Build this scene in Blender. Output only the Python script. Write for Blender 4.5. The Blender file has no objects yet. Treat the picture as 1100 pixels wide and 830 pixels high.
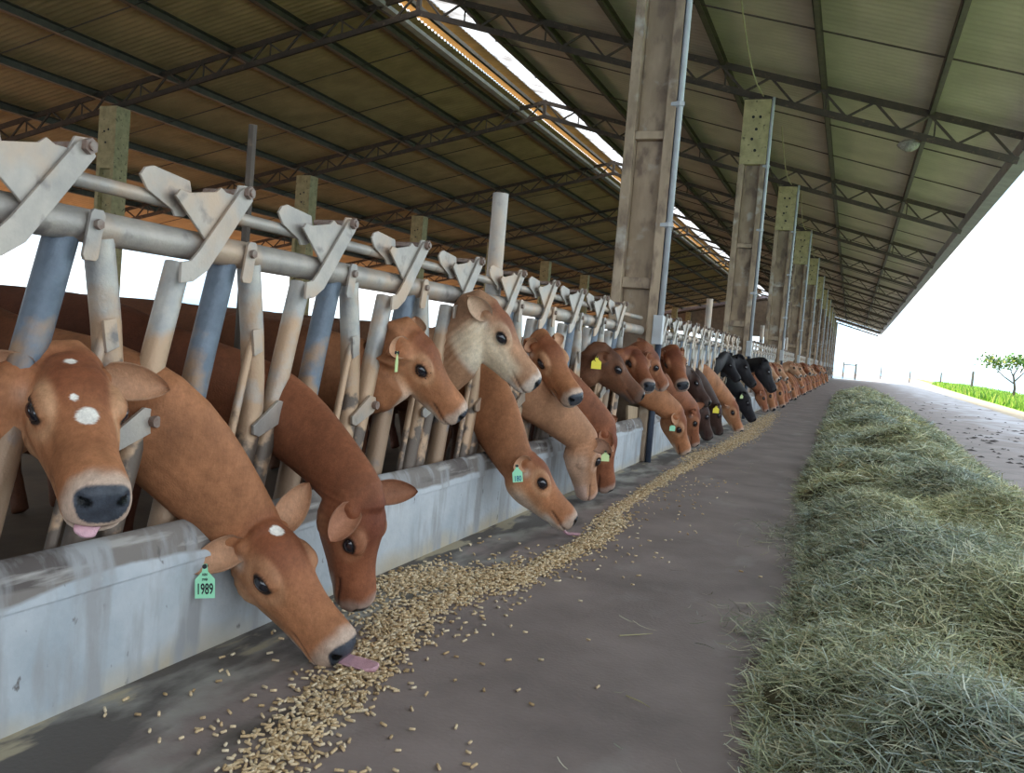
import bpy, math, random
import numpy as np
from mathutils import Vector, Matrix, noise as mnoise

# ------------------------------------------------------------------ camera, world, sun, exposure
scene = bpy.context.scene
col = scene.collection
FPX = 950.0
cam_data = bpy.data.cameras.new('camera')
cam_data.sensor_width = 36.0
cam_data.lens = FPX / 1100 * 36.0
cam_data.clip_end = 6000
cam_data.clip_start = 0.05
cam = bpy.data.objects.new('camera', cam_data)
col.objects.link(cam)
Yc = np.array([914.2 - 550, -(397.1 - 415), -FPX]); Yc /= np.linalg.norm(Yc)
_r = math.radians(4.77)
_t = -(math.sin(_r) * Yc[0] + math.cos(_r) * Yc[1]) / Yc[2]
Zc = np.array([math.sin(_r), math.cos(_r), _t]); Zc /= np.linalg.norm(Zc)
RW = np.array([np.cross(Yc, Zc), Yc, Zc])          # world = RW @ camera
M = Matrix([[*RW[0], 0], [*RW[1], 0], [*RW[2], 1.2], [0, 0, 0, 1]])
cam.matrix_world = M
scene.camera = cam

vs = scene.view_settings
vs.view_transform = 'Standard'
vs.look = 'None'
vs.gamma = 1.0
vs.use_curve_mapping = False
vs.exposure = 0.78

world = bpy.data.worlds.new('overcast_sky')
scene.world = world
world.use_nodes = True
wn = world.node_tree.nodes; wl = world.node_tree.links
wn.clear()
wo = wn.new('ShaderNodeOutputWorld'); wb = wn.new('ShaderNodeBackground')
wtc = wn.new('ShaderNodeTexCoord'); wsep = wn.new('ShaderNodeSeparateXYZ')
wramp = wn.new('ShaderNodeValToRGB'); wno = wn.new('ShaderNodeTexNoise'); wmix = wn.new('ShaderNodeMixRGB')
wmap = wn.new('ShaderNodeMapping'); wcr = wn.new('ShaderNodeValToRGB')
wl.new(wtc.outputs['Generated'], wsep.inputs[0])
wl.new(wsep.outputs['Z'], wramp.inputs[0])
e = wramp.color_ramp.elements
e[0].position = 0.0; e[0].color = (0.50, 0.76, 0.92, 1)
e[1].position = 1.0; e[1].color = (0.88, 0.94, 1.0, 1)
x = e.new(0.03); x.color = (0.93, 0.97, 1.0, 1)
wl.new(wtc.outputs['Generated'], wmap.inputs[0]); wmap.inputs['Scale'].default_value = (2.2, 2.2, 9.0)
wl.new(wmap.outputs[0], wno.inputs['Vector']); wno.inputs['Scale'].default_value = 1.3; wno.inputs['Detail'].default_value = 4
wl.new(wno.outputs['Fac'], wcr.inputs[0])
wcr.color_ramp.elements[0].position = 0.38; wcr.color_ramp.elements[0].color = (0.50, 0.68, 0.82, 1)
wcr.color_ramp.elements[1].position = 0.50; wcr.color_ramp.elements[1].color = (1, 1, 1, 1)
wmix.blend_type = 'MULTIPLY'; wmix.inputs[0].default_value = 1.0
wl.new(wramp.outputs[0], wmix.inputs[1]); wl.new(wcr.outputs[0], wmix.inputs[2])
wl.new(wmix.outputs[0], wb.inputs[0]); wb.inputs['Strength'].default_value = 1.5
wl.new(wb.outputs[0], wo.inputs[0])

sun_data = bpy.data.lights.new('sun', 'SUN')
sun_data.energy = 4.5; sun_data.angle = math.radians(8); sun_data.color = (1.0, 0.95, 0.86)
sun = bpy.data.objects.new('sun', sun_data); col.objects.link(sun)
sun.rotation_euler = Vector((-0.50, -0.10, 0.86)).to_track_quat('Z', 'Y').to_euler()
sun.location = (0, 0, 30)

# ------------------------------------------------------------------ helpers
def tag(o, label=None, cat=None, group=None, kind=None):
    if label: o['label'] = label
    if cat: o['category'] = cat
    if group: o['group'] = group
    if kind: o['kind'] = kind
    return o

class MB:
    def __init__(s): s.v = []; s.f = []
    def add(s, vs, fs):
        n = len(s.v); s.v += [tuple(map(float, p)) for p in vs]; s.f += [tuple(n + i for i in f) for f in fs]; return s
    def box(s, x0, x1, y0, y1, z0, z1):
        return s.add([(x0,y0,z0),(x1,y0,z0),(x1,y1,z0),(x0,y1,z0),(x0,y0,z1),(x1,y0,z1),(x1,y1,z1),(x0,y1,z1)],
                     [(0,3,2,1),(4,5,6,7),(0,1,5,4),(1,2,6,5),(2,3,7,6),(3,0,4,7)])
    def tube(s, pts, r, n=10, cap=True):
        pts = [np.array(p, float) for p in pts]
        rs = r if hasattr(r, '__len__') else [r] * len(pts)
        vs = []; prev = None
        for i, p in enumerate(pts):
            t = pts[min(i+1, len(pts)-1)] - pts[max(i-1, 0)]; t /= np.linalg.norm(t)
            a = prev if prev is not None else (np.array([0,0,1.]) if abs(t[2]) < .9 else np.array([1.,0,0]))
            a = a - t * (a @ t); a /= np.linalg.norm(a); b = np.cross(t, a); prev = a
            for k in range(n):
                th = 2 * math.pi * k / n
                vs.append(p + rs[i] * (math.cos(th) * a + math.sin(th) * b))
        fs = []
        m = len(pts)
        for i in range(m - 1):
            for k in range(n):
                fs.append((i*n+k, i*n+(k+1) % n, (i+1)*n+(k+1) % n, (i+1)*n+k))
        if cap:
            fs.append(tuple(reversed(range(n)))); fs.append(tuple((m-1)*n + k for k in range(n)))
        return s.add(vs, fs)
    def bar(s, a, b, w, h, up=(0,0,1)):
        a = np.array(a, float); b = np.array(b, float); t = b - a; t /= np.linalg.norm(t)
        u = np.array(up, float); u = u - t * (u @ t)
        if np.linalg.norm(u) < 1e-4: u = np.array([1.,0,0]) - t * t[0]
        u /= np.linalg.norm(u); r = np.cross(t, u)
        vs = [p + r * w/2 * i + u * h/2 * j for p in (a, b) for i, j in ((-1,-1),(1,-1),(1,1),(-1,1))]
        return s.add(vs, [(0,1,2,3),(7,6,5,4),(0,4,5,1),(1,5,6,2),(2,6,7,3),(3,7,4,0)])
    def prism(s, poly, axis, a, b):
        """poly of 2D points extruded along axis (0:x, 1:y) from a to b"""
        n = len(poly)
        def P(q, c): return (c, q[0], q[1]) if axis == 0 else (q[0], c, q[1])
        vs = [P(q, a) for q in poly] + [P(q, b) for q in poly]
        fs = [tuple(range(n)), tuple(reversed(range(n, 2*n)))] + [(i, i+n, (i+1) % n + n, (i+1) % n) for i in range(n)]
        return s.add(vs, fs)
    def rings(s, rings, cap=True):
        n = len(rings[0]); vs = [p for r in rings for p in r]; fs = []
        for i in range(len(rings) - 1):
            for k in range(n):
                fs.append((i*n+k, i*n+(k+1) % n, (i+1)*n+(k+1) % n, (i+1)*n+k))
        if cap:
            fs.append(tuple(reversed(range(n)))); fs.append(tuple((len(rings)-1)*n + k for k in range(n)))
        return s.add(vs, fs)
    def ball(s, c, r, n=12, R=None):
        c = np.array(c, float); r = np.array(r if hasattr(r, '__len__') else (r, r, r), float)
        R = np.eye(3) if R is None else R
        rg = []
        for i in range(n//2 + 1):
            ph = -math.pi/2 + math.pi * i / (n//2)
            ph = max(min(ph, math.pi/2 - .04), -math.pi/2 + .04)
            rg.append([c + R @ (r * np.array([math.cos(ph)*math.cos(2*math.pi*k/n), math.cos(ph)*math.sin(2*math.pi*k/n), math.sin(ph)])) for k in range(n)])
        return s.rings(rg)
    def mesh(s, name):
        me = bpy.data.meshes.new(name); me.from_pydata(s.v, [], s.f); me.update(); return me
    def build(s, name, m, parent=None, smooth=False, bevel=0, offset=(0,0,0)):
        if offset != (0,0,0): s.v = [(a-offset[0], b-offset[1], c-offset[2]) for a, b, c in s.v]
        me = s.mesh(name)
        bm_fix(me)
        if m: me.materials.append(m)
        if smooth: me.shade_smooth()
        o = bpy.data.objects.new(name, me); col.objects.link(o)
        o.location = offset
        if parent:
            o.parent = parent
            o.location = tuple(np.array(offset) - 0 * 0.)
        if bevel:
            b = o.modifiers.new('bevel', 'BEVEL'); b.width = bevel; b.segments = 2; b.limit_method = 'ANGLE'
        return o

import bmesh
def bm_fix(me):
    bm = bmesh.new(); bm.from_mesh(me); bmesh.ops.recalc_face_normals(bm, faces=bm.faces); bm.to_mesh(me); bm.free()

def smooth_by_angle(o, deg=40):
    me = o.data
    me.shade_smooth()
    bm = bmesh.new(); bm.from_mesh(me)
    a = math.radians(deg)
    for ed in bm.edges:
        if len(ed.link_faces) == 2 and ed.calc_face_angle(0) > a: ed.smooth = False
    bm.to_mesh(me); bm.free()
    return o

def empty(name, loc=(0,0,0), rz=0):
    o = bpy.data.objects.new(name, None); o.location = loc; o.rotation_euler = (0,0,rz); o.empty_display_size = .1
    col.objects.link(o); return o

def copy_tree(o, parent=None):
    c = o.copy(); col.objects.link(c)
    if parent: c.parent = parent
    for ch in list(CH.get(o.name, [])):
        cc = copy_tree(ch, c); CH.setdefault(c.name, []).append(cc)
    return c
CH = {}
def reg(child, parent): CH.setdefault(parent.name, []).append(child); return child

# ------------------------------------------------------------------ materials
def mat(name, c, rough=.7, metal=0., nscale=8., namt=.25, c2=None, bump=0., bscale=60., spec=.5, detail=6, obj=True, c2pos=(.35,.65), stretch=(1,1,1)):
    m = bpy.data.materials.new(name); m.use_nodes = True
    n = m.node_tree.nodes; l = m.node_tree.links; p = n['Principled BSDF']
    p.inputs['Roughness'].default_value = rough; p.inputs['Metallic'].default_value = metal
    p.inputs['Specular IOR Level'].default_value = spec
    tc = n.new('ShaderNodeTexCoord'); mp = n.new('ShaderNodeMapping'); mp.inputs['Scale'].default_value = stretch
    l.new(tc.outputs['Object'], mp.inputs[0])
    no = n.new('ShaderNodeTexNoise'); no.inputs['Scale'].default_value = nscale; no.inputs['Detail'].default_value = detail
    no.inputs['Roughness'].default_value = .6
    l.new(mp.outputs[0], no.inputs['Vector'])
    cr = n.new('ShaderNodeValToRGB'); cr.color_ramp.elements[0].position = c2pos[0]; cr.color_ramp.elements[1].position = c2pos[1]
    if c2 is None: c2 = tuple(v * (1 - namt) for v in c)
    cr.color_ramp.elements[0].color = (*c2, 1); cr.color_ramp.elements[1].color = (*c, 1)
    l.new(no.outputs['Fac'], cr.inputs[0]); l.new(cr.outputs[0], p.inputs['Base Color'])
    if bump:
        nb = n.new('ShaderNodeTexNoise'); nb.inputs['Scale'].default_value = bscale; nb.inputs['Detail'].default_value = 4
        l.new(mp.outputs[0], nb.inputs['Vector'])
        b = n.new('ShaderNodeBump'); b.inputs['Strength'].default_value = bump; b.inputs['Distance'].default_value = .01
        l.new(nb.outputs['Fac'], b.inputs['Height']); l.new(b.outputs[0], p.inputs['Normal'])
    m['_ramp'] = cr.name
    return m

def layer(m, c, nscale, p0, p1, stretch=(1,1,1), zr=None, detail=5):
    """a further stain layer over the base colour; zr=(z0,z1): only where world z is in range, edge broken by noise"""
    n = m.node_tree.nodes; l = m.node_tree.links; p = n['Principled BSDF']
    src = p.inputs['Base Color'].links[0].from_socket
    tc = n.new('ShaderNodeNewGeometry'); mp = n.new('ShaderNodeMapping'); mp.inputs['Scale'].default_value = stretch
    l.new(tc.outputs['Position'], mp.inputs[0])
    no = n.new('ShaderNodeTexNoise'); no.inputs['Scale'].default_value = nscale; no.inputs['Detail'].default_value = detail
    l.new(mp.outputs[0], no.inputs['Vector'])
    fac = no.outputs['Fac']
    if zr:
        se = n.new('ShaderNodeSeparateXYZ'); l.new(tc.outputs['Position'], se.inputs[0])
        mr = n.new('ShaderNodeMapRange'); mr.inputs['From Min'].default_value = zr[0]; mr.inputs['From Max'].default_value = zr[1]
        mr.inputs['To Min'].default_value = .28; mr.inputs['To Max'].default_value = -.28
        l.new(se.outputs[zr[2] if len(zr) > 2 else 'Z'], mr.inputs['Value'])
        ad = n.new('ShaderNodeMath'); ad.operation = 'ADD'; l.new(fac, ad.inputs[0]); l.new(mr.outputs[0], ad.inputs[1]); fac = ad.outputs[0]
    cr = n.new('ShaderNodeValToRGB'); cr.color_ramp.elements[0].position = p0; cr.color_ramp.elements[1].position = p1
    cr.color_ramp.elements[0].color = (0,0,0,1); cr.color_ramp.elements[1].color = (1,1,1,1)
    l.new(fac, cr.inputs[0])
    mx = n.new('ShaderNodeMixRGB'); l.new(cr.outputs[0], mx.inputs[0]); l.new(src, mx.inputs[1]); mx.inputs[2].default_value = (*c, 1)
    l.new(mx.outputs[0], p.inputs['Base Color'])
    return m

MT = {}
MT['steel'] = mat('galvanised_steel', (.47,.42,.37), .5, .3, 5, .3, c2=(.31,.29,.27), bump=.15, bscale=90)
layer(MT['steel'], (.50,.37,.27), 3.5, .46, .62, detail=8)
layer(MT['steel'], (.20,.18,.17), 9, .60, .72, detail=9)
MT['bar_steel'] = mat('dirty_galvanised_steel', (.50,.47,.42), .5, .3, 7, .3, c2=(.29,.30,.31), bump=.2, bscale=90)
layer(MT['bar_steel'], (.46,.31,.20), 5, .40, .56, zr=(.65, 1.55), detail=9)
layer(MT['bar_steel'], (.13,.10,.08), 9, .62, .70, zr=(.45, 1.5), detail=9)
MT['blue_steel'] = mat('blue_grey_steel', (.17,.21,.26), .5, .3, 7, .3, c2=(.09,.115,.15), bump=.2, bscale=90)
layer(MT['blue_steel'], (.30,.20,.13), 6, .48, .62, zr=(.5, 1.5), detail=9)
MT['bolt'] = mat('rusty_bolt', (.20,.12,.09), .7, .3, 30, .4, c2=(.30,.25,.22))
MT['black'] = mat('black_socket', (.01,.01,.012), .6)
MT['concrete'] = mat('grey_concrete', (.52,.555,.585), .85, 0, 2.6, .3, c2=(.36,.41,.45), bump=.35, bscale=40, detail=9)
layer(MT['concrete'], (.20,.18,.165), 3.0, .54, .66, zr=(.405, .345), stretch=(1,.5,1), detail=9)   # grime on the rounded top
layer(MT['concrete'], (.10,.085,.08), 2.4, .76, .86, zr=(.41, .345), stretch=(1,.5,2), detail=9)
layer(MT['concrete'], (.36,.345,.325), 9.0, .82, .94, zr=(.41, .345), stretch=(1,.35,3), detail=9)
layer(MT['concrete'], (.46,.41,.32), 3.0, .50, .85, zr=(.0, .16), stretch=(1,.6,1), detail=9)
layer(MT['concrete'], (.13,.12,.115), 18.0, .68, .73, stretch=(1,1,.6))
layer(MT['concrete'], (.33,.34,.35), 6.0, .50, .66, stretch=(1,1.6,.35), detail=8)
MT['pillar'] = mat('stained_pillar_concrete', (.50,.385,.275), .9, 0, 3, .3, c2=(.32,.24,.165), bump=.5, bscale=30, stretch=(1,1,.35))
layer(MT['pillar'], (.22,.16,.12), 6, .50, .64, stretch=(1,1,.5), detail=9)
layer(MT['pillar'], (.52,.48,.42), 3, .58, .7)
MT['pillar_top'] = mat('mossy_pillar_concrete', (.54,.46,.25), .9, 0, 5, .3, c2=(.38,.32,.17), bump=.4, bscale=30)
layer(MT['pillar_top'], (.16,.14,.08), 11, .62, .70)
MT['pipe_white'] = mat('pale_downpipe_plastic', (.55,.58,.62), .45, 0, 3, .2)
MT['pipe_dark'] = mat('dark_blue_pipe', (.06,.08,.12), .5, 0, 6, .3)
MT['truss'] = mat('dark_brown_painted_steel', (.085,.060,.042), .6, .1, 5, .3, c2=(.05,.037,.027))
layer(MT['truss'], (.16,.11,.07), 12, .60, .72)
MT['purlin'] = mat('olive_brown_purlin_steel', (.10,.085,.055), .6, .1, 5, .3, c2=(.06,.05,.035))
MT['ridge'] = mat('weathered_zinc_beam', (.40,.42,.40), .5, .3, 3, .3)
MT['gutter'] = mat('zinc_gutter', (.27,.27,.27), .5, .2, 3, .3)
MT['rope'] = mat('pale_yellow_rope', (.42,.38,.22), .8)
MT['wood'] = mat('tan_board', (.45,.33,.21), .8, 0, 6, .3, stretch=(1,6,1))
MT['white_sheet'] = mat('gable_wall_sheet', (.32,.25,.19), .7, 0, 2, .3)
MT['fascia'] = mat('pale_lilac_fascia', (.62,.56,.66), .6)

# roof sheet
def roof_mat(name, c, c2, rough=.55):
    m = mat(name, c, rough, .15, 1.1, .3, c2=c2, bump=.05, bscale=8)
    return m
MT['roof_r'] = roof_mat('grey_green_roof_sheet', (.58,.54,.41), (.47,.435,.325))
MT['roof_l'] = roof_mat('brown_roof_sheet', (.54,.37,.18), (.39,.27,.125))
def translucent():
    m = bpy.data.materials.new('translucent_roof_sheet'); m.use_nodes = True
    n = m.node_tree.nodes; l = m.node_tree.links; n.clear()
    o = n.new('ShaderNodeOutputMaterial'); t = n.new('ShaderNodeBsdfTranslucent'); d = n.new('ShaderNodeBsdfDiffuse'); mx = n.new('ShaderNodeMixShader')
    no = n.new('ShaderNodeTexNoise'); tc = n.new('ShaderNodeTexCoord'); mp = n.new('ShaderNodeMapping'); mp.inputs['Scale'].default_value = (.6, 2.0, 1)
    cr = n.new('ShaderNodeValToRGB'); cr.color_ramp.elements[0].position = .35; cr.color_ramp.elements[0].color = (.30,.28,.27,1)
    cr.color_ramp.elements[1].position = .62; cr.color_ramp.elements[1].color = (.80,.82,.86,1)
    l.new(tc.outputs['Object'], mp.inputs[0]); l.new(mp.outputs[0], no.inputs['Vector']); no.inputs['Scale'].default_value = 1.5
    l.new(no.outputs['Fac'], cr.inputs[0]); l.new(cr.outputs[0], t.inputs['Color']); l.new(cr.outputs[0], d.inputs['Color'])
    mx.inputs[0].default_value = .25
    l.new(t.outputs[0], mx.inputs[1]); l.new(d.outputs[0], mx.inputs[2]); l.new(mx.outputs[0], o.inputs[0])
    return m
MT['skylight'] = translucent()

# floor
fm = mat('worn_concrete_floor', (.275,.225,.212), .66, 0, 1.6, .3, c2=(.180,.148,.140), bump=.25, bscale=55, detail=10)
layer(fm, (.33,.30,.285), 3.0, .58, .80, stretch=(1,.5,1))
layer(fm, (.31,.30,.27), 2.2, .48, .60, zr=(-2.1, -1.35, 'X'), stretch=(1.3,.8,1))   # scoured band along the kerb
layer(fm, (.10,.088,.080), 4.0, .55, .70, zr=(-2.2, -.9, 'X'), stretch=(1.4,.5,1), detail=8)
layer(fm, (.38,.33,.23), 4.5, .60, .68, zr=(-2.15, -1.75, 'X'), stretch=(2,.6,1))
layer(fm, (.43,.42,.455), 1.2, .52, .84, zr=(4.6, 1.2, 'X'), stretch=(1,.5,1), detail=9)
layer(fm, (.10,.085,.085), 2.6, .72, .80, zr=(7.5, 1.0, 'X'), stretch=(1,.30,1), detail=9)
MT['floor'] = fm
MT['road'] = mat('grey_service_road', (.44,.43,.47), .75, 0, .9, .3, c2=(.34,.33,.365), bump=.3, bscale=20, detail=9)
layer(MT['road'], (.07,.05,.055), 3.2, .60, .68, stretch=(1,.55,1))
MT['barn_floor'] = mat('dark_muddy_floor', (.16,.11,.075), .85, 0, 2, .4, bump=.5, bscale=10)
MT['soil'] = mat('red_soil', (.50,.24,.12), .9, 0, .3, .3)
MT['sand'] = mat('pale_sandy_edge', (.50,.41,.30), .9, 0, 2, .25, bump=.4, bscale=8)
MT['grass'] = mat('sunny_grass', (.30,.50,.08), .8, 0, 1.2, .4, c2=(.15,.30,.04), detail=8)
MT['far_land'] = mat('haze_blue_land', (.40,.58,.66), .9, 0, .004, .25)  # distance haze put into the land's pale blue base colour
MT['wood_post'] = mat('weathered_fence_post', (.16,.14,.12), .9, 0, 10, .3)
MT['leaf'] = mat('tree_leaves', (.12,.24,.07), .6, 0, 20, .4)
MT['bark'] = mat('tree_bark', (.12,.09,.07), .9)
MT['dung'] = mat('dark_dung', (.035,.025,.022), .9)
MT['nest'] = mat('grey_straw_nest', (.40,.37,.31), .9, 0, 30, .5, bump=.8, bscale=60)

# attribute coloured materials
def attr_mat(name, rough, bump, bscale, fine=.2, fscale=120, sheen=0, spec=.3, stretch=(1,1,1), trans=0):
    m = bpy.data.materials.new(name); m.use_nodes = True
    n = m.node_tree.nodes; l = m.node_tree.links; p = n['Principled BSDF']
    at = n.new('ShaderNodeAttribute'); at.attribute_name = 'tint'
    tc = n.new('ShaderNodeTexCoord'); mp = n.new('ShaderNodeMapping'); mp.inputs['Scale'].default_value = stretch
    l.new(tc.outputs['Object'], mp.inputs[0])
    no = n.new('ShaderNodeTexNoise'); no.inputs['Scale'].default_value = fscale; no.inputs['Detail'].default_value = 3
    l.new(mp.outputs[0], no.inputs['Vector'])
    mr = n.new('ShaderNodeMapRange'); mr.inputs['From Min'].default_value = .3; mr.inputs['From Max'].default_value = .7
    mr.inputs['To Min'].default_value = 1 - fine; mr.inputs['To Max'].default_value = 1 + fine
    l.new(no.outputs['Fac'], mr.inputs[0])
    mx = n.new('ShaderNodeVectorMath'); mx.operation = 'SCALE'; l.new(at.outputs['Color'], mx.inputs[0]); l.new(mr.outputs[0], mx.inputs['Scale'])
    l.new(mx.outputs[0], p.inputs['Base Color'])
    p.inputs['Roughness'].default_value = rough; p.inputs['Specular IOR Level'].default_value = spec
    if sheen:
        p.inputs['Sheen Weight'].default_value = sheen; p.inputs['Sheen Roughness'].default_value = .5
    if bump:
        b = n.new('ShaderNodeBump'); b.inputs['Strength'].default_value = bump; b.inputs['Distance'].default_value = .004
        nb = n.new('ShaderNodeTexNoise'); nb.inputs['Scale'].default_value = bscale; l.new(mp.outputs[0], nb.inputs['Vector'])
        l.new(nb.outputs['Fac'], b.inputs['Height']); l.new(b.outputs[0], p.inputs['Normal'])
    return m
MT['coat'] = attr_mat('short_cow_hair', .62, .35, 160, .10, 60, sheen=.0, spec=.2, stretch=(1,.6,1))
# streaky short hair: a second, coarser variation of the coat colour
def coarse(m, sc, amt, stretch):
    n = m.node_tree.nodes; l = m.node_tree.links; p = n['Principled BSDF']; src = p.inputs['Base Color'].links[0].from_socket
    tc = n.new('ShaderNodeTexCoord'); mp = n.new('ShaderNodeMapping'); mp.inputs['Scale'].default_value = stretch; l.new(tc.outputs['Object'], mp.inputs[0])
    no = n.new('ShaderNodeTexNoise'); no.inputs['Scale'].default_value = sc; no.inputs['Detail'].default_value = 7; no.inputs['Roughness'].default_value = .7; l.new(mp.outputs[0], no.inputs['Vector'])
    mr = n.new('ShaderNodeMapRange'); mr.inputs['From Min'].default_value = .32; mr.inputs['From Max'].default_value = .68; mr.inputs['To Min'].default_value = 1-amt; mr.inputs['To Max'].default_value = 1+amt
    l.new(no.outputs['Fac'], mr.inputs[0]); mx = n.new('ShaderNodeVectorMath'); mx.operation = 'SCALE'; l.new(src, mx.inputs[0]); l.new(mr.outputs[0], mx.inputs['Scale']); l.new(mx.outputs[0], p.inputs['Base Color'])
coarse(MT['coat'], 9, .20, (1, 1, .55)); coarse(MT['coat'], 140, .13, (1.6, 1, .35))
# wet dark noses: roughness from attribute
_m = MT['coat']; _n = _m.node_tree.nodes; _l = _m.node_tree.links
_a = _n.new('ShaderNodeAttribute'); _a.attribute_name = 'wet'
_r2 = _n.new('ShaderNodeMapRange'); _r2.inputs['To Min'].default_value = .62; _r2.inputs['To Max'].default_value = .22
_l.new(_a.outputs['Fac'], _r2.inputs[0]); _l.new(_r2.outputs[0], _n['Principled BSDF'].inputs['Roughness'])
MT['hay'] = attr_mat('dry_hay', .75, 0, 1, .12, 30, spec=.2)
MT['pellet'] = attr_mat('feed_pellet', .85, .6, 400, .2, 200, spec=.2)
MT['eye'] = mat('dark_glossy_eye', (.012,.011,.018), .04, 0, 5, .1, spec=.9)
MT['tongue'] = mat('pink_wet_tongue', (.62,.36,.42), .3, 0, 40, .15, bump=.4, bscale=250)
MT['tag_green'] = mat('mint_green_plastic', (.34,.80,.52), .5, 0, 5, .05)
MT['tag_yellow'] = mat('yellow_plastic', (.85,.72,.05), .5, 0, 5, .05)
MT['tag_pale'] = mat('pale_yellow_plastic', (.60,.75,.35), .5, 0, 5, .05)
MT['ink'] = mat('black_ink', (.01,.015,.02), .6)
MT['ink_blue'] = mat('blue_ink', (.02,.16,.30), .6)
def set_tint(me, cols, wet=None):
    a = me.color_attributes.new('tint', 'FLOAT_COLOR', 'POINT')
    c = np.ones((len(me.vertices), 4), np.float32); c[:, :3] = cols
    a.data.foreach_set('color', c.ravel())
    if wet is not None:
        w = me.attributes.new('wet', 'FLOAT', 'POINT'); w.data.foreach_set('value', np.asarray(wet, np.float32))

exec_parts = []
# ------------------------------------------------------------------ ground and road
KX = -2.07
def quad(name, x0, x1, y0, y1, z, m, zz=None):
    o = MB().add([(x0,y0,z),(x1,y0,z),(x1,y1,z),(x0,y1,z)], [(0,1,2,3)]).build(name, m)
    tag(o, kind='structure'); return o
o = quad('floor', KX - .05, 2.75, -2.5, 118, 0, MT['floor'])
o = MB().box(-31.5, KX - .02, -2.5, 118, -.25, -.004).build('floor_pen', MT['barn_floor']); tag(o, kind='structure')
# road with a gently wandering right edge, then sandy strip, then grass bank
ry = [-2.5, 10, 30, 60, 90, 120, 160, 230, 330]
rx = [5.3, 5.3, 5.45, 6.1, 7.0, 8.0, 9.5, 12.0, 15.0]
def strip(name, xs0, xs1, z0, z1, m):
    b = MB(); n = len(ry)
    b.add([(a, y, z0) for a, y in zip(xs0, ry)] + [(a, y, z1) for a, y in zip(xs1, ry)], [(i, i+1, n+i+1, n+i) for i in range(n-1)])
    return tag(b.build(name, m), kind='structure')
lx = [2.75] * 6 + [-3, -10, -16]
strip('floor_road', lx, rx, 0, 0, MT['floor'])
strip('floor_sandy_edge', rx, [a + .75 + .012*y for a, y in zip(rx, ry)], -.004, .03, MT['sand'])
g0 = [a + .75 + .012*y for a, y in zip(rx, ry)]
strip('floor_grass_bank', g0, [a + 4.5 + .01*y for a, y in zip(rx, ry)], .03, -.05, MT['grass'])
strip('floor_grass_slope', [a + 4.5 + .01*y for a, y in zip(rx, ry)], [a + 60 for a in rx], -.05, -14, MT['grass'])
o = MB().add([(-4000,-500,-60),(4000,-500,-60),(4000,5000,-60),(-4000,5000,-60)], [(0,1,2,3)]).build('floor_distant_land', MT['far_land']); tag(o, kind='structure')
o = MB().add([(-31.5,-30,-.01),(-120,-30,-.6),(-120,118,-.6),(-31.5,118,-.01)], [(0,1,2,3)]).build('floor_soil_yard', MT['soil']); tag(o, kind='structure')
o = MB().add([(-31.5,118,-.01),(-3,118,-.01),(-16,330,-1),(-60,330,-3)], [(0,1,2,3)]).build('floor_yard_end', MT['sand']); tag(o, kind='structure')
o = MB().add([(-120,-30,-.01),(40,-30,-.01),(40,-2.5,-.01),(-120,-2.5,-.01)], [(0,1,2,3)]).build('floor_behind', MT['road']); tag(o, kind='structure')

# ------------------------------------------------------------------ roof
XR, ZR = -10.4, 9.3
SR, SL = .265, .225
XE, XL = 2.72, -31.0
YA, YB = -18.0, 112.0
S, Y0 = 9.23, 9.6
def zr(x): return ZR - SR * (x - XR)
def zl(x): return ZR - SL * (XR - x)
def roof(name, xa, xb, zf, m, period=.2, dz=.0):
    ys = np.arange(YA, YB, period/4)
    k = np.arange(len(ys)) % 4
    h = np.where(k == 0, 0, np.where(k == 2, .05, .025))
    vs = [(xa, y, zf(xa)+.14+dz+a) for y, a in zip(ys, h)] + [(xb, y, zf(xb)+.14+dz+a) for y, a in zip(ys, h)]
    n = len(ys)
    me = bpy.data.meshes.new(name); me.from_pydata(vs, [], [(i, n+i, n+i+1, i+1) for i in range(n-1)]); me.update()
    me.materials.append(m); me.shade_smooth()
    o = bpy.data.objects.new(name, me); col.objects.link(o); tag(o, kind='structure'); return o
roof('ceiling_right_slope', -9.75, XE, zr, MT['roof_r'])
roof('ceiling_left_slope', XL, -11.25, zl, MT['roof_l'])
roof('ceiling_skylight_strip', -10.75, -9.70, zr, MT['skylight'], dz=.03)
roof('ceiling_ridge_overhang', -11.6, -10.72, lambda x: zr(-10.7) + .10 + .1*(x+10.7), MT['roof_l'])

def length_beam(name, x, z, w, h, m, label, cat, group=None):
    b = MB()
    # C-section: web and two flanges
    b.box(x-w/2, x-w/2+.012, YA+.5, YB, z-h/2, z+h/2)
    b.box(x-w/2, x+w/2, YA+.5, YB, z-h/2, z-h/2+.012)
    b.box(x-w/2, x+w/2, YA+.5, YB, z+h/2-.012, z+h/2)
    o = b.build(name, m); tag(o, label, cat, group); return o
ordn = ['first','second','third','fourth','fifth','sixth','seventh','eighth','ninth','tenth','eleventh','twelfth','thirteenth']
for i, x_ in enumerate([.98, -1.05, -3.1, -5.2, -7.3, -9.4]):
    length_beam('purlin', x_, zr(x_)+.04, .10, .18, MT['purlin'], f'dark steel purlin under the right roof slope, {ordn[i]} from the gutter', 'purlin', 'purlins under the right roof slope')
for i, x_ in enumerate([-11.9, -13.6, -15.8, -18.05, -20.3, -22.7, -25.1, -27.6, -30.2]):
    length_beam('purlin', x_, zl(x_)+.02, .16, .22, MT['purlin'], f'dark steel purlin under the brown roof slope, {ordn[i]} left of the ridge beam', 'purlin', 'purlins under the left roof slope')
o = MB().box(-11.50, -11.28, YA+.5, YB, 9.00, 9.10).build('ridge_beam', MT['ridge']); tag(o, 'pale zinc beam running lengthwise just below the bright ridge strip', 'beam')
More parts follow.
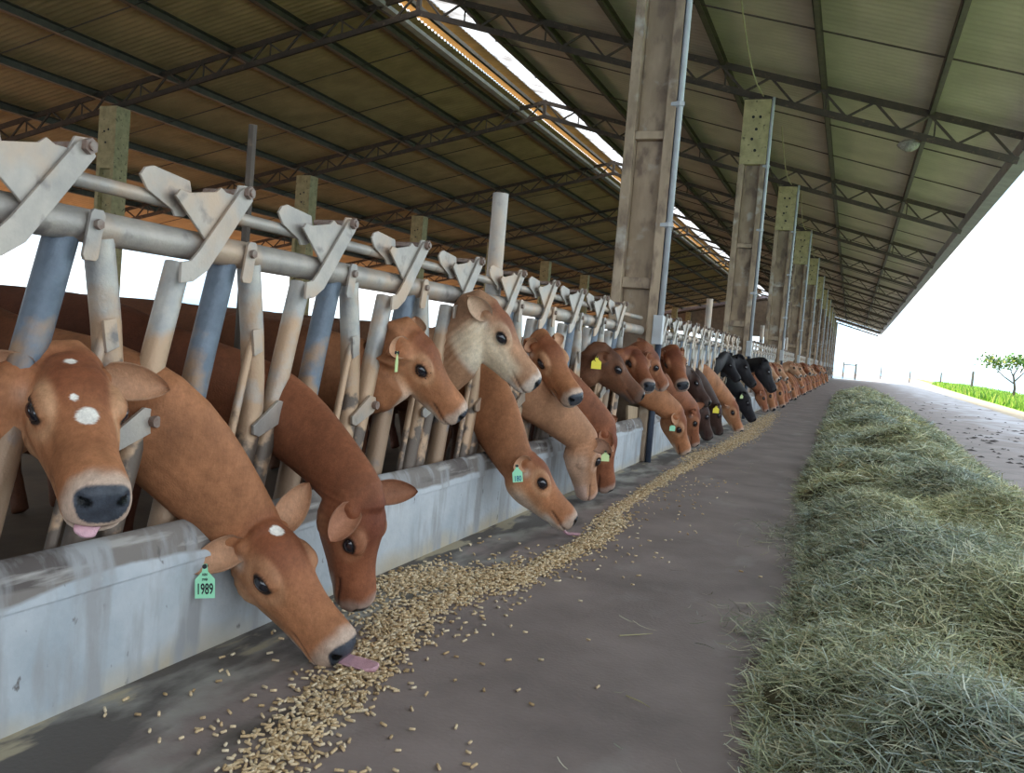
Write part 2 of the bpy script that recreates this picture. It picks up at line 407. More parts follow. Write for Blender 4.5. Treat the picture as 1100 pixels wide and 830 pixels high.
o = MB().box(-10.88, -10.78, YA+.5, YB, 9.20, 9.30).build('ridge_rail', MT['purlin']); tag(o, 'thin dark rail along the left edge of the bright skylight strip', 'rail')
# eave gutter with brackets
g = empty('gutter', (XE+.05, YA, zr(XE)-.1)); tag(g, 'long zinc gutter along the right roof eave', 'gutter')
gb = MB()
prof = [(-.10,.20),(-.10,-.08),(.14,-.12),(.17,.10),(.19,.10),(.155,-.14),(-.115,-.10),(-.115,.20)]
gb.prism([(a, c) for a, c in prof], 1, 0, YB-YA)
gb.build('gutter_channel', MT['gutter'], g)
for k in range(60):
    y = .8 + 20 + k*1.84
    MB().tube([(.15,y,.09),(.17,y,-.08),(.02,y,-.10),(-.12,y,-.05)], .012, 5).build('gutter_bracket', MT['truss'], g)

# trusses
DEP = .47
def build_truss():
    t = empty('roof_truss', (0, 0, 0))
    def chord(name, zo, xa, xb, zf, r=.035):
        b = MB(); b.bar((xa,-.04,zf(xa)+zo),(xb,-.04,zf(xb)+zo), .012, .13); b.bar((xa,.04,zf(xa)+zo),(xb,.04,zf(xb)+zo), .012, .11)
        b.bar((xa,0,zf(xa)+zo+.035),(xb,0,zf(xb)+zo+.035), .09, .012)
        return reg(b.build(name, MT['truss'], t), t)
    xs_r = -10.4; 
    chord('top_chord', -.03, XR, 2.60, zr); chord('bottom_chord', -DEP-.03, XR, 2.55, zr)
    chord('top_chord', -.03, XL+.3, XR, zl); chord('bottom_chord', -DEP-.03, XL+.6, XR, zl)
    # web members, W pattern
    def web(x0, x1, zf):
        n = max(2, int(round(abs(x1-x0)/.52))); xs = np.linspace(x0, x1, n+1)
        for i in range(n):
            a = (xs[i], 0, zf(xs[i]) - (.05 if i % 2 == 0 else DEP)); b_ = (xs[i+1], 0, zf(xs[i+1]) - (.05 if i % 2 else DEP))
            reg(MB().bar(a, b_, .045, .045).build('web_brace', MT['truss'], t), t)
            if i % 4 == 2: reg(MB().bar((xs[i]+.1,0,zf(xs[i]+.1)-.05), (xs[i]+.1,0,zf(xs[i]+.1)-DEP), .03, .03).build('web_strut', MT['truss'], t), t)
    web(XR+.1, 2.5, zr); web(XL+.7, XR-.1, zl)
    reg(MB().box(-2.58,-2.08,-.14,.14, 6.56,6.60).build('bearing_plate', MT['truss'], t), t)
    reg(MB().bar((XR,0,zr(XR)-.55),(XR,0,zr(XR)+.05),.10,.10).build('ridge_post', MT['truss'], t), t)
    return t
tr0 = build_truss()
NT = 12
for k in range(NT):
    t = tr0 if k == 0 else copy_tree(tr0)
    t.location = (0, Y0 + S*k + .2, 0)
    tag(t, f'dark brown lattice roof truss spanning the barn, {ordn[k]} from the camera', 'roof truss', 'lattice roof trusses')

# sag rods half way between trusses
for k in range(NT-1):
    for ss in (.33, .67):
        y = Y0 + S*(k+ss)
        if k > 6 and ss > .5: continue
        o = MB().tube([(XE-.1,y,zr(XE-.1)+.0),(-9.6,y,zr(-9.6)+.0)], .016, 5).tube([(-11.8,y,zl(-11.8)),(XL+.4,y,zl(XL+.4))], .016, 5).build('tie_rod', MT['truss'])
        tag(o, f'thin dark tie rod under the sheets between the {ordn[k]} and {ordn[k+1]} trusses, {"nearer" if ss < .5 else "farther"} one', 'tie rod', 'tie rods under the roof')
# pillars along the feed fence
def zpill(): return 6.56
def pillar_mb(w, d, zt):
    b = MB()
    h = w/2
    fl = .09 * w/.54 + .02
    # flanges full height left and right, web between, ribs and solid top
    b.box(-h, -h+fl, 0, d, 0, zt); b.box(h-fl, h, 0, d, 0, zt)
    b.box(-h+fl, h-fl, .13, d-.13, 0, zt)
    for z0, z1 in ((0, .25), (1.90, 2.02), (3.53, 3.62), (5.26, 6.56)):
        b.box(-h+fl, h-fl, .004 if z0 > 5 else .02, d-.004 if z0 > 5 else d-.02, z0, z1)
    return b
p0 = empty('concrete_pillar')
reg(pillar_mb(.54, .36, 5.24).build('pillar_shaft', MT['pillar'], p0, bevel=.012), p0)
tb = MB(); tb.box(-.27,.27,0,.36,5.24,6.56)
reg(tb.build('pillar_head', MT['pillar_top'], p0, bevel=.012), p0)
for (sx, sz) in ((-.06,6.2),(.08,6.2),(.02,5.95),(-.05,5.75),(.03,5.52)):
    reg(MB().tube([(sx,-.012,sz),(sx,.02,sz)], .03, 8).build('bolt_hole', MT['black'], p0), p0)
pl = ['nearest one, shaft cut by the photo top', 'second from the camera, mossy head visible', 'third from the camera', 'fourth from the camera', 'fifth from the camera', 'sixth from the camera', 'seventh from the camera','eighth from the camera','ninth from the camera','tenth from the camera','eleventh from the camera','last at the far end']
for k in range(NT):
    p = p0 if k == 0 else copy_tree(p0)
    p.location = (-2.30, Y0 + S*k, 0)
    tag(p, 'panelled concrete pillar in the fence line, ' + pl[k], 'pillar', 'concrete pillars along the feed fence')
# pillars of the left side
q0 = empty('concrete_pillar')
reg(pillar_mb(.62, .50, 5.0).build('pillar_shaft', MT['pillar_top'], q0, bevel=.012), q0)
qb = MB(); qb.box(-.31,.31,0,.5,5.0,zl(-19.6)-DEP-.07)
reg(qb.build('pillar_head', MT['pillar_top'], q0, bevel=.012), q0)
for (sx, sz) in ((-.08,6.0),(.06,6.05),(-.02,5.7)):
    reg(MB().tube([(sx,-.012,sz),(sx,.02,sz)], .03, 8).build('bolt_hole', MT['black'], q0), q0)
for k in range(NT):
    p = q0 if k == 0 else copy_tree(q0)
    p.location = (-19.55, Y0 + S*k - .1, 0)
    tag(p, f'mossy concrete pillar on the far left side, {ordn[k]} in that row', 'pillar', 'concrete pillars on the left side')

# downpipes on the pillars
d0 = empty('downpipe')
reg(MB().tube([(0,0,1.62),(0,0,6.45),(.0,.02,6.6)], .032, 10).build('upper_pipe', MT['pipe_white'], d0, smooth=True), d0)
reg(MB().box(-.075,.035,-.045,.045,1.30,1.62).build('pipe_box', MT['pipe_white'], d0, bevel=.008), d0)
reg(MB().tube([(-.0,0,0.0),(-.0,0,1.30)], .034, 10).build('lower_pipe', MT['pipe_dark'], d0, smooth=True), d0)
reg(MB().tube([(-.035,.01,1.62),(-.035,.01,6.4)], .014, 8).build('dark_gap_tube', MT['pipe_dark'], d0, smooth=True), d0)  # added dark tube standing in for the shaded gap beside the pillar
for z in (2.6, 3.9, 5.2):
    reg(MB().tube([(-.09,0,z),(0,-.02,z),(.036,0,z)], .036, 6).build('pipe_clamp', MT['pipe_white'], d0), d0)
for k in range(NT):
    p = d0 if k == 0 else copy_tree(d0)
    p.location = (-1.99, Y0 + S*k + .03, 0)
    tag(p, f'pale downpipe with dark lower end on the {ordn[k]} fence pillar', 'downpipe', 'downpipes on the fence pillars')

# ropes hanging from roof to pillar heads
for k in range(1, 5):
    y = Y0 + S*k
    a = np.array((-2.22, y-4.6, zr(-2.2)+.05)); b_ = np.array((-2.2, y, 6.62))
    pts = [a + (b_-a)*t_ + np.array((0,0,-.35*math.sin(math.pi*t_))) for t_ in np.linspace(0,1,9)]
    o = MB().tube(pts, .014, 6).build('rope', MT['rope'], smooth=True); tag(o, f'pale yellow rope slung from the roof to the {ordn[k]} pillar head', 'rope', 'ropes at the pillar heads')
# nest under truss
nb = MB(); nb.ball((.62, Y0+S+.2, 5.66), (.20,.13,.12), 14)
me = nb; o = nb.build('bird_nest', MT['nest'], smooth=True)
for v in o.data.vertices:
    nn = mnoise.noise(v.co*14); v.co = v.co + Vector((nn*.05, nn*.03, nn*.05))
tag(o, 'small grey straw bird nest stuck under the second roof truss', 'nest')

# far gable end
gw = empty('wall_far', (0, 0, 0)); gw['kind'] = 'structure'
gb = MB()
n = 60; xs = np.linspace(XL+.5, -3.4, n)
for i in range(n-1):
    xa, xb = xs[i], xs[i+1]
    zt = lambda x: (zl(x) if x < XR else zr(x)) - .02
    gb.add([(xa,YB-.6,4.3),(xb,YB-.6,4.3),(xb,YB-.6,zt(xb)),(xa,YB-.6,zt(xa)),(xa,YB-.56,4.3),(xb,YB-.56,4.3),(xb,YB-.56,zt(xb)),(xa,YB-.56,zt(xa))],
           [(0,1,2,3),(7,6,5,4),(0,4,5,1),(1,5,6,2),(2,6,7,3),(3,7,4,0)])
gb.build('slat_cladding', MT['white_sheet'], gw)
fb = MB(); fb.bar((XL,YB-.8,zl(XL)-.1),(XR,YB-.8,zl(XR)-.1),.05,.35); fb.bar((XR,YB-.8,zr(XR)-.1),(XE,YB-.8,zr(XE)-.1),.05,.35)
fb.build('fascia', MT['fascia'], gw)
for x_ in (-22,-17,-12,-7):
    MB().box(x_-.15,x_+.15,YB-.7,YB-.5,0,4.4).build('wall_post', MT['pillar'], gw)

# ------------------------------------------------------------------ kerb (manger wall)
def kerb_profile():
    pts = [(KX, 0), (KX, .335), (KX+.001, .348), (KX+.012, .352), (KX+.012, .362)]
    for t_ in np.linspace(0.10, 1, 10):
        a = t_ * math.pi/2
        pts.append((KX+.006-.060*(1-math.cos(a)) , .365 + .122*math.sin(a)))
    pts += [(KX-.070, .478), (KX-.080, .455), (KX-.082, 0)]
    return pts
for k in range(-1, 12):
    ya = Y0 + S*k + .40; yb = Y0 + S*(k+1) - .04
    ya = max(ya, -2.4)
    prof = kerb_profile(); ny = int((yb-ya)/.15)
    rings = []
    for i in range(ny+1):
        y = ya + (yb-ya)*i/ny
        rg = []
        for (a, c) in prof:
            w = mnoise.noise(Vector((a*3, y*1.1, c*3)))*.007 + mnoise.noise(Vector((a*9, y*4, c*9)))*.003
            e_ = 1 if 0 < c < .6 else 0
            rg.append((a + w*e_, y, max(0, c + (w*e_ if c > .3 else 0))))
        rings.append(rg)
    o = MB().rings(rings).build('manger_kerb', MT['concrete'])
    smooth_by_angle(o, 35)
    tag(o, 'grimy grey concrete manger kerb, ' + ('nearest stretch under the first cows' if k == -1 else f'stretch beyond the {ordn[k]} pillar'), 'kerb', 'manger kerb stretches')

# ------------------------------------------------------------------ headlock fence
FX = -2.20
B0, SP = 2.045, .7285
# rails per bay
for k in range(-1, 11):
    ya = max(Y0 + S*k + .38, -1.5); yb = Y0 + S*(k+1) - .02
    o = MB().tube([(FX, y, 1.442) for y in np.linspace(ya, yb, 8)], .052, 16).build('top_rail', MT['steel'], smooth=False); smooth_by_angle(o, 50)
    tag(o, 'thick galvanised top rail of the feed fence, ' + ('stretch nearest the camera' if k == -1 else f'stretch beyond the {ordn[k]} pillar'), 'rail', 'top rails of the feed fence')
    o = MB().tube([(FX, ya, 1.575), (FX, yb, 1.575)], .024, 12).build('control_rod', MT['steel']); smooth_by_angle(o, 50)
    tag(o, 'thin galvanised control rod above the top rail, ' + ('stretch nearest the camera' if k == -1 else f'stretch beyond the {ordn[k]} pillar'), 'rod', 'control rods of the feed fence')
    if k >= 0 or True:
        y = 5.42 + S*(k+1)
        o = MB().tube([(FX-.05, y, 0), (FX-.05, y, 2.16)], .052, 16).build('steel_post', MT['steel']); smooth_by_angle(o, 50)
        tag(o, 'round galvanised steel post standing above the feed fence, ' + f'{ordn[k+1]} from the camera', 'post', 'round steel posts in the feed fence')

def build_lock():
    t = empty('headlock')
    def A(mb, name, m, sm=True, bev=0, par=None):
        o = mb.build(name, MT[m], par or t, bevel=bev)
        if sm: smooth_by_angle(o, 45)
        reg(o, par or t); return o
    X = 0.0
    # moving neck bar
    A(MB().tube([(X,-.325,1.37),(X,-.46,.86),(X,-.53,.60),(X,-.57,.44),(X,-.64,.08)], [.044,.044,.042,.042,.042], 14), 'neck_bar', 'bar_steel')
    # leaning frame pipe, blue grey
    A(MB().tube([(X-.02,-.065,1.40),(X-.02,-.15,1.07),(X-.02,-.385,.08)], .050, 14), 'leaning_pipe', 'blue_steel')
    # bowed frame pipe
    A(MB().tube([(X,.055,1.41),(X,.105,1.15),(X,.128,.98),(X,.135,.86),(X,.115,.72),(X,.07,.56),(X,-.05,.08)], .046, 14), 'bowed_pipe', 'bar_steel')
    A(MB().tube([(X+.02,.085,1.13),(X+.02,.05,1.0),(X+.02,-.04,.62),(X+.02,-.17,.08)], .017, 8), 'thin_rod', 'bar_steel')
    A(MB().prism([(.05,1.16),(.10,1.17),(.12,1.08),(.07,1.06)], 0, X+.035, X+.047), 'rod_bracket', 'steel', False, .002)
    # latch yoke: front and rear plates joined by web
    pl0 = [(-.345,1.60),(-.325,1.625),(-.28,1.622),(-.15,1.648),(-.125,1.668),(-.095,1.655),(-.05,1.655),(-.03,1.695),(.015,1.70),(.04,1.665),(.03,1.635),(-.03,1.60),(-.19,1.475)]
    sh = lambda l, ds: [(a + ds, c - .012) for a, c in l]
    A(MB().prism([(a - .02, c + .0) for a, c in [(-.535,1.632),(-.515,1.66),(-.48,1.672),(-.31,1.655),(-.28,1.56),(-.33,1.53),(-.37,1.525),(-.385,1.545),(-.43,1.562),(-.50,1.59)]], 0, X+.026, X+.036), 'latch_paddle', 'steel', False, .002)
    for xo in (.060,):
        A(MB().prism(sh(pl0, -.085), 0, X+xo, X+xo+.010), 'latch_plate', 'steel', False, .002)
    A(MB().prism(sh([(-.30,1.60),(-.18,1.60),(-.18,1.59),(-.30,1.59)], -.085), 0, X-.085, X+.065), 'yoke_web', 'steel', False)
    # strap arm down to the neck bar
    st = [(.035,1.65),(.0,1.695),(-.035,1.675),(-.235,1.43),(-.27,1.395),(-.315,1.385),(-.315,1.315),(-.255,1.325),(-.185,1.37)]
    A(MB().prism(sh(st, -.085), 0, X+.073, X+.085), 'strap_arm', 'steel', False, .002)
    A(MB().tube([(X-.11,-.085,1.66),(X+.110,-.085,1.66)], .014, 8).tube([(X+.085,-.085,1.66),(X+.103,-.085,1.66)], .024, 6), 'bolt', 'bolt')
    cl = A(MB().prism([(.02-.06,1.475),(.03-.06,1.49),(.065-.06,1.49),(.075-.06,1.475),(.055-.06,1.345),(.045-.06,1.335),(.005-.06,1.335),(-.002-.06,1.35)], 0, X+.056, X+.068), 'rail_clip', 'steel', False, .002)
    c2 = MB().tube([(X+.063,-.017,1.445),(X+.083,-.017,1.445)], .016, 6).build('clip_bolt', MT['bolt'], cl); reg(c2, cl)
    # pivot bracket low down
    pv = A(MB().prism([(a-.05, c) for a, c in [(-.45,.885),(-.40,.875),(-.385,.83),(-.41,.80),(-.565,.745),(-.60,.755),(-.605,.79),(-.57,.81)]], 0, X+.048, X+.062), 'pivot_bracket', 'steel', False, .002)
    c3 = MB().tube([(X+.06,-.465,.838),(X+.084,-.465,.838)], .020, 8).build('pivot_bolt', MT['bolt'], pv); reg(c3, pv)
    return t
lk = build_lock()
# joined single-mesh version for distant locks
def joined(t, name):
    b = MB(); mats = []; mi = []
    def rec(o):
        for ch in CH.get(o.name, []):
            if ch.type == 'MESH':
                m = ch.data.materials[0]
                if m not in mats: mats.append(m)
                n0 = len(b.f)
                b.add([tuple(v.co) for v in ch.data.vertices], [tuple(p.vertices) for p in ch.data.polygons])
                mi.extend([mats.index(m)] * (len(b.f) - n0))
            rec(ch)
    rec(t)
    me = b.mesh(name)
    for m in mats: me.materials.append(m)
    me.polygons.foreach_set('material_index', mi); me.update()
    o = bpy.data.objects.new(name, me); col.objects.link(o); return o
far_lock = joined(lk, 'headlock')
lock_lbl = {
 0: 'galvanised headlock at the left frame edge, beside the calf with white face spots',
 1: 'galvanised headlock right behind the cow with white face spots',
 2: 'galvanised headlock that the licking cow with tag 1989 reaches through',
 3: 'galvanised headlock that the reddish cow behind tag 1989 reaches through',
 4: 'galvanised headlock around the neck of the cow with flies by its eye',
 5: 'galvanised headlock behind the pale-cheeked cow with raised head',
 6: 'galvanised headlock just right of the pale-cheeked cow, beside the round steel post',
}
used0 = False; usedf = False
i = -3
while True:
    y = B0 + SP*i
    if y > 104: break
    ph = (y - Y0) % S
    if not (ph > S - .30 or ph < .95) or y < Y0 - 1:
        idx = i + 1
        if y < 34:
            t = lk if not used0 else copy_tree(lk)
            used0 = True
        else:
            t = far_lock if not usedf else far_lock.copy()
            if usedf: col.objects.link(t)
            usedf = True
        t.location = (FX, y, 0)
        if idx in lock_lbl and idx >= 0: tag(t, lock_lbl[idx], 'headlock', 'headlocks of the feed fence')
        elif idx < 0: tag(t, 'galvanised headlock outside the left edge of the frame', 'headlock', 'headlocks of the feed fence')
        else:
            bay = int((y - Y0) // S) + 1
            if bay == 0: lab = 'galvanised headlock between the nearest round steel post and the first pillar'
            elif bay < 3: lab = f'galvanised headlock in the fence between the {ordn[bay-1]} and {ordn[bay]} pillars'
            else: lab = 'tiny galvanised headlock in the far fence beyond the third pillar'
            tag(t, lab, 'headlock', 'headlocks, ' + lab.split('headlock ')[-1])
    i += 1
# thin pen post and small board
o = MB().tube([(-2.75,3.50,0),(-2.75,3.50,2.12)], .02, 8).build('thin_post', MT['truss']); tag(o, 'thin dark post rising behind the second latch plate', 'post')
o = MB().prism([(9.02,.64),(9.50,.60),(9.50,.34),(9.12,.36)], 0, -2.15, -2.12).build('wooden_board', MT['wood'], bevel=.004); tag(o, 'small tan board leaning on the kerb beside the nearest pillar', 'board')

# ------------------------------------------------------------------ cattle
def smoothstep(a, b, x):
    t = np.clip((x - a) / (b - a), 0, 1); return t*t*(3-2*t)
HEAD = [  # y, top, bottom, half width, widening of lower part
 (-.10,-.12,-.30,.09,1.0),(-.05,-.055,-.39,.155,1.0),(.02,-.005,-.45,.195,1.0),(.10,.035,-.51,.218,.92),(.19,.052,-.545,.228,.84),
 (.30,.038,-.548,.226,.76),(.41,.002,-.53,.206,.74),(.52,-.026,-.495,.186,.78),(.63,-.040,-.462,.170,.84),(.74,-.042,-.434,.162,.92),
 (.83,-.034,-.402,.160,1.0),(.90,-.036,-.394,.165,1.0),(.97,-.050,-.376,.157,1.0),(1.02,-.080,-.34,.132,.95),(1.045,-.13,-.285,.085,.9)]
def head_rings(sp):
    rg = []
    wd = sp.get('wide', 1.0); n = 28
    for (y, t, b, w, lo) in HEAD:
        zc = (t*.45 + b*.55); r = []
        for k in range(n):
            a = 2*math.pi*k/n; ca, sa = math.cos(a), math.sin(a)
            z = zc + (t - zc)*abs(sa)**.85 if sa >= 0 else zc + (b - zc)*abs(sa)**.95
            x = w*wd*np.sign(ca)*abs(ca)**.8
            if sa < 0: x *= 1 + (lo - 1)*min(1, -sa*1.2)
            r.append((x, y, z))
        rg.append(r)
    return rg

EY = np.array((.226, .34, -.125))
def cat_rom(P, n):
    P = [np.array(p, float) for p in P]; P = [2*P[0]-P[1]] + P + [2*P[-1]-P[-2]]; out = []
    m = len(P) - 3
    for i in range(m):
        for t in np.linspace(0, 1, n, endpoint=(i == m-1)):
            a, b, c, d = P[i:i+4]
            out.append(.5*((2*b) + (-a+c)*t + (2*a-5*b+4*c-d)*t*t + (-a+3*b-3*c+d)*t**3))
    return out

def remeshed(mb, voxel, it):
    me = mb.mesh('tmp'); bm_fix(me)
    o = bpy.data.objects.new('tmp', me); col.objects.link(o)
    r = o.modifiers.new('r', 'REMESH'); r.mode = 'VOXEL'; r.voxel_size = voxel
    s = o.modifiers.new('s', 'SMOOTH'); s.factor = .5; s.iterations = it
    dg = bpy.context.evaluated_depsgraph_get()
    ev = o.evaluated_get(dg); m2 = ev.to_mesh()
    v = np.empty(len(m2.vertices)*3, np.float32); m2.vertices.foreach_get('co', v); v = v.reshape(-1, 3).astype(float)
    f = [tuple(p.vertices) for p in m2.polygons]
    ev.to_mesh_clear(); bpy.data.objects.remove(o); bpy.data.meshes.remove(me)
    return v, f

def ear_geo(side, sp, L, R):
    """leaf shaped cupped ear in head units; returns verts, faces, inner flag"""
    base = np.array((side*.195, .03, -.12))
    d = np.array(sp.get('ear_r' if side > 0 else 'ear_l', (.85, -.32, -.12)), float); d[0] *= side; d /= np.linalg.norm(d)
    face = np.array(sp.get('fn_r' if side > 0 else 'fn_l', (.45, -.85, -.05)), float) @ R; face = face - d*(face @ d); face /= np.linalg.norm(face)
    w = np.cross(d, face)
    nu, nv = 16, 12; le = sp.get('earlen', .40); vs = []; inner = []
    for lay in (0, 1):
        for i in range(nu+1):
            u = i/nu
            hw = .128*(math.sin(math.pi*min(1, (u*.9+.10))**.85))**.62 * 1
            hw = hw if u > .12 else .05 + (hw-.05)*u/.12
            th = .010 + .022*(1-u)**3
            for j in range(nv+1):
                s = -1 + 2*j/nv
                cup = (.045 + .04*(1-u))*(s*s)
                c = base + d*(u*le - .05) + w*(s*hw*(1-.12*s*s)) + face*(cup - .025*math.sin(math.pi*u) - .04)
                if lay: c = c - face*th*(1 - abs(s)**4*.8)
                vs.append(c); inner.append(1.0 - lay)
    R = (nu+1)*(nv+1); fs = []
    I = lambda l, i, j: l*R + i*(nv+1) + j
    for i in range(nu):
        for j in range(nv):
            fs.append((I(0,i,j), I(0,i+1,j), I(0,i+1,j+1), I(0,i,j+1)))
            fs.append((I(1,i,j), I(1,i,j+1), I(1,i+1,j+1), I(1,i+1,j)))
    for i in range(nu):
        fs.append((I(0,i,0), I(1,i,0), I(1,i+1,0), I(0,i+1,0))); fs.append((I(0,i,nv), I(0,i+1,nv), I(1,i+1,nv), I(1,i,nv)))
    for j in range(nv):
        fs.append((I(0,nu,j), I(1,nu,j), I(1,nu,j+1), I(0,nu,j+1)))
    tip = base + d*le*.55 - face*.02
    return np.array(vs), fs, np.array(inner), tip

PAL = {  # base coat, dark forehead/legs tone, pale cheek tone, muzzle ring, nose
 'tan':   ((.385,.165,.078), (.205,.068,.032), (.520,.300,.170), (.62,.53,.45), (.055,.062,.078)),
 'red':   ((.270,.100,.050), (.145,.045,.025), (.380,.180,.095), (.52,.42,.36), (.050,.054,.066)),
 'pale':  ((.460,.255,.150), (.240,.090,.050), (.620,.440,.300), (.72,.66,.60), (.040,.044,.055)),
 'pinkish': ((.440,.225,.125), (.350,.160,.085), (.60,.40,.29), (.68,.47,.39), (.50,.30,.26)),
 'brown': ((.150,.062,.032), (.085,.036,.022), (.170,.080,.045), (.12,.085,.07), (.015,.013,.015)),
 'dark':  ((.052,.026,.020), (.030,.016,.014), (.065,.034,.026), (.09,.07,.065), (.012,.011,.013)),
 'black': ((.017,.016,.020), (.011,.011,.014), (.025,.022,.026), (.035,.032,.036), (.010,.010,.012)),
}

def make_cow(sp, vox=.0075, name='cow'):
    L = sp['L']; f = np.array(sp['f'], float); f /= np.linalg.norm(f); u = np.array(sp['u'], float); u -= f*(u@f); u /= np.linalg.norm(u)
    r = np.cross(f, u); R = np.array([r, f, u]).T; P = np.array(sp['poll'], float)
    W = lambda q: P + (R @ (np.asarray(q, float)*L).T).T
    b = MB(); b.rings([[W(q) for q in ring] for ring in head_rings(sp)])
    # orbit ridges, poll dome, cheek muscle, nose bridge, lips
    for sx in (-1, 1):
        b.ball(W((sx*.168, .305, -.085)), (.062*L, .135*L, .080*L), 14, R)
        b.ball(W((sx*.140, .24, -.34)), (.078*L, .16*L, .15*L), 14, R)
        b.ball(W((sx*.088, .935, -.135)), (.058*L, .07*L, .070*L), 12, R)
        b.ball(W((sx*.110, .62, -.15)), (.045*L, .16*L, .05*L), 12, R)
        b.ball(W((sx*.165, .05, -.12)), (.06*L, .06*L, .06*L), 12, R)
    b.ball(W((0, .05, -.05)), (.15*L, .10*L, .085*L), 14, R)
    b.ball(W((0, .22, -.03)), (.16*L, .17*L, .078*L), 14, R)
    b.ball(W((0, .86, -.345)), (.115*L, .11*L, .06*L), 12, R)
    # neck
    g = sp['gate']; bd = sp['body']
    N0 = W((0, .14, -.24)); N1 = W((0, -.06, -.22))
    ctrl = [N0, N1, np.array(g, float), np.array((-2.70, (g[1]+bd[1])/2, (g[2] + .98)/2)), np.array((-3.02, bd[1], .96))]
    path = cat_rom(ctrl, 6)
    rk = [(.150*L, .20*L), (.185*L, .25*L), (sp.get('gw', .115), sp.get('gh', .185)), (.155, .235), (.21, .27)]
    rr = cat_rom([(a, c, 0) for a, c in rk], 6)
    rings = []; m = len(path)
    for i, p in enumerate(path):
        t = path[min(i+1, m-1)] - path[max(i-1, 0)]; t /= np.linalg.norm(t)
        k = smoothstep(0, 8, i)
        up = u*(1-k) + np.array((.35, 0, 1.0))*k; up = up - t*(up@t); up /= np.linalg.norm(up); sd = np.cross(t, up)
        ring = []
        for q in range(24):
            a = 2*math.pi*q/24; ca, sa = math.cos(a), math.sin(a)
            ring.append(p + sd*rr[i][0]*ca*(1 - .12*sa) + up*rr[i][1]*sa)
        rings.append(ring)
    b.rings(rings)
    v, fc = remeshed(b, vox, 8)
    # ---- sculpt in head space
    def loc(v): return ((v - P) @ R) / L
    q = loc(v); ax = np.abs(q[:, 0]); sg = np.sign(q[:, 0])
    inhead = smoothstep(-.16, .02, q[:,1]) * (1 - smoothstep(.40, .62, np.linalg.norm(q - np.array((0,.4,-.2)), axis=1)*.75))
    inhead = np.where((q[:,1] > -.1) & (q[:,1] < 1.1) & (ax < .3) & (q[:,2] > -.56) & (q[:,2] < .12), 1.0, 0.0)
    e = np.stack([ax, q[:,1], q[:,2]], 1) - EY
    # socket: hollow plus lids ridge
    ee = np.sqrt((e[:,1]/1.35)**2 + (e[:,2])**2 + (e[:,0]*.8)**2)
    d = np.zeros_like(q)
    d[:,0] += sg*inhead*(.016*np.exp(-((ee-.058)/.016)**2) - .012*np.exp(-(ee/.032)**2))
    # nostrils
    nn = np.stack([ax - .086, q[:,1] - .99, q[:,2] + .135], 1); dn = np.sqrt((nn[:,0]/1.0)**2 + nn[:,1]**2 + (nn[:,2]/.75)**2)
    d[:,1] -= inhead*.085*np.exp(-(dn/.034)**2)
    dr = dn; d += (inhead*.008*np.exp(-((dr-.042)/.014)**2))[:,None]*np.array((0,1,0))
    # mouth line
    zm = -.295 + .03*smoothstep(.98, .70, q[:,1]) - .0
    mo = inhead*smoothstep(.66, .74, q[:,1])*np.exp(-((q[:,2]-zm)/.013)**2)
    d[:,0] -= sg*mo*.020; d[:,1] -= mo*.010*smoothstep(.9, 1.0, q[:,1])
    # face vein and cheek bone, jaw groove
    d[:,0] += sg*inhead*.010*np.exp(-(((q[:,2] + .19 + .18*(q[:,1]-.45))/.03)**2))*np.exp(-((q[:,1]-.48)/.13)**2)
    wk = sp.get('wrinkle', .35)*smoothstep(-.22,-.05,q[:,1])*smoothstep(.42,.15,q[:,1])*smoothstep(-.08,-.22,q[:,2])*(np.abs(q[:,0]) < .45)*(q[:,2] > -.9)
    d[:,0] += sg*wk*.008*np.sin(q[:,1]*95 + 4*q[:,2] + np.sin(q[:,2]*9))
    d[:,0] -= sg*inhead*.010*np.exp(-(((q[:,1]-.60)/.10)**2 + ((q[:,2]+.17)/.07)**2))
    v = v + (R @ (d*L).T).T
    # ---- colour
    base, dark, pale, ring_, nose = [np.array(c) for c in PAL[sp['coat']]]
    def colour(v, q, trunk=False):
        n = len(v); c = np.tile(base, (n, 1)).astype(float)
        hx = np.abs(q[:,0])
        nz = np.array([mnoise.noise(Vector(p*6)) for p in v]) if n < 200000 else 0
        nz2 = np.array([mnoise.noise(Vector(p*23)) for p in v])
        c *= (1 + .28*nz + .12*nz2)[:, None]
        inh = smoothstep(-.16,.02,q[:,1])*smoothstep(1.2,1.1,q[:,1])*smoothstep(.34,.29,hx)*smoothstep(-.68,-.55,q[:,2])*smoothstep(.2,.14,q[:,2])
        def mix(w, k):
            w = np.clip(w, 0, 1)*1.0; c[:] = c*(1-w[:,None]) + np.asarray(k)*w[:,None]
        H = inh
        mix(H*.92*smoothstep(-.13+.0*nz, .02, q[:,2] + .02*nz2 - .0)*(1-smoothstep(.30, .62, q[:,1]))*smoothstep(-.2,.05,q[:,1]), dark)
        mix(H*.55*smoothstep(-.16, -.04, q[:,2])*(1-smoothstep(.62, .80, q[:,1]))*smoothstep(.2,.45,q[:,1])*smoothstep(.16,.05,hx), (base+dark)/2)
        mix(H*.75*smoothstep(-.24, -.42, q[:,2] + .03*nz2)*smoothstep(.02,.2,q[:,1]), pale)
        eh = np.stack([hx, q[:,1], q[:,2]], 1) - EY; er = np.sqrt((eh[:,1]/1.3)**2 + (eh[:,2] + .12*eh[:,1])**2 + (np.maximum(0, np.abs(eh[:,0]) - .05)*2)**2)
        mix(H*sp.get('ering', .55)*np.exp(-((er-.108)/.035)**2)*(hx > .1), pale*1.08)
        mix(H*(hx > .1)*smoothstep(.070, .058, er), (.02,.015,.014))
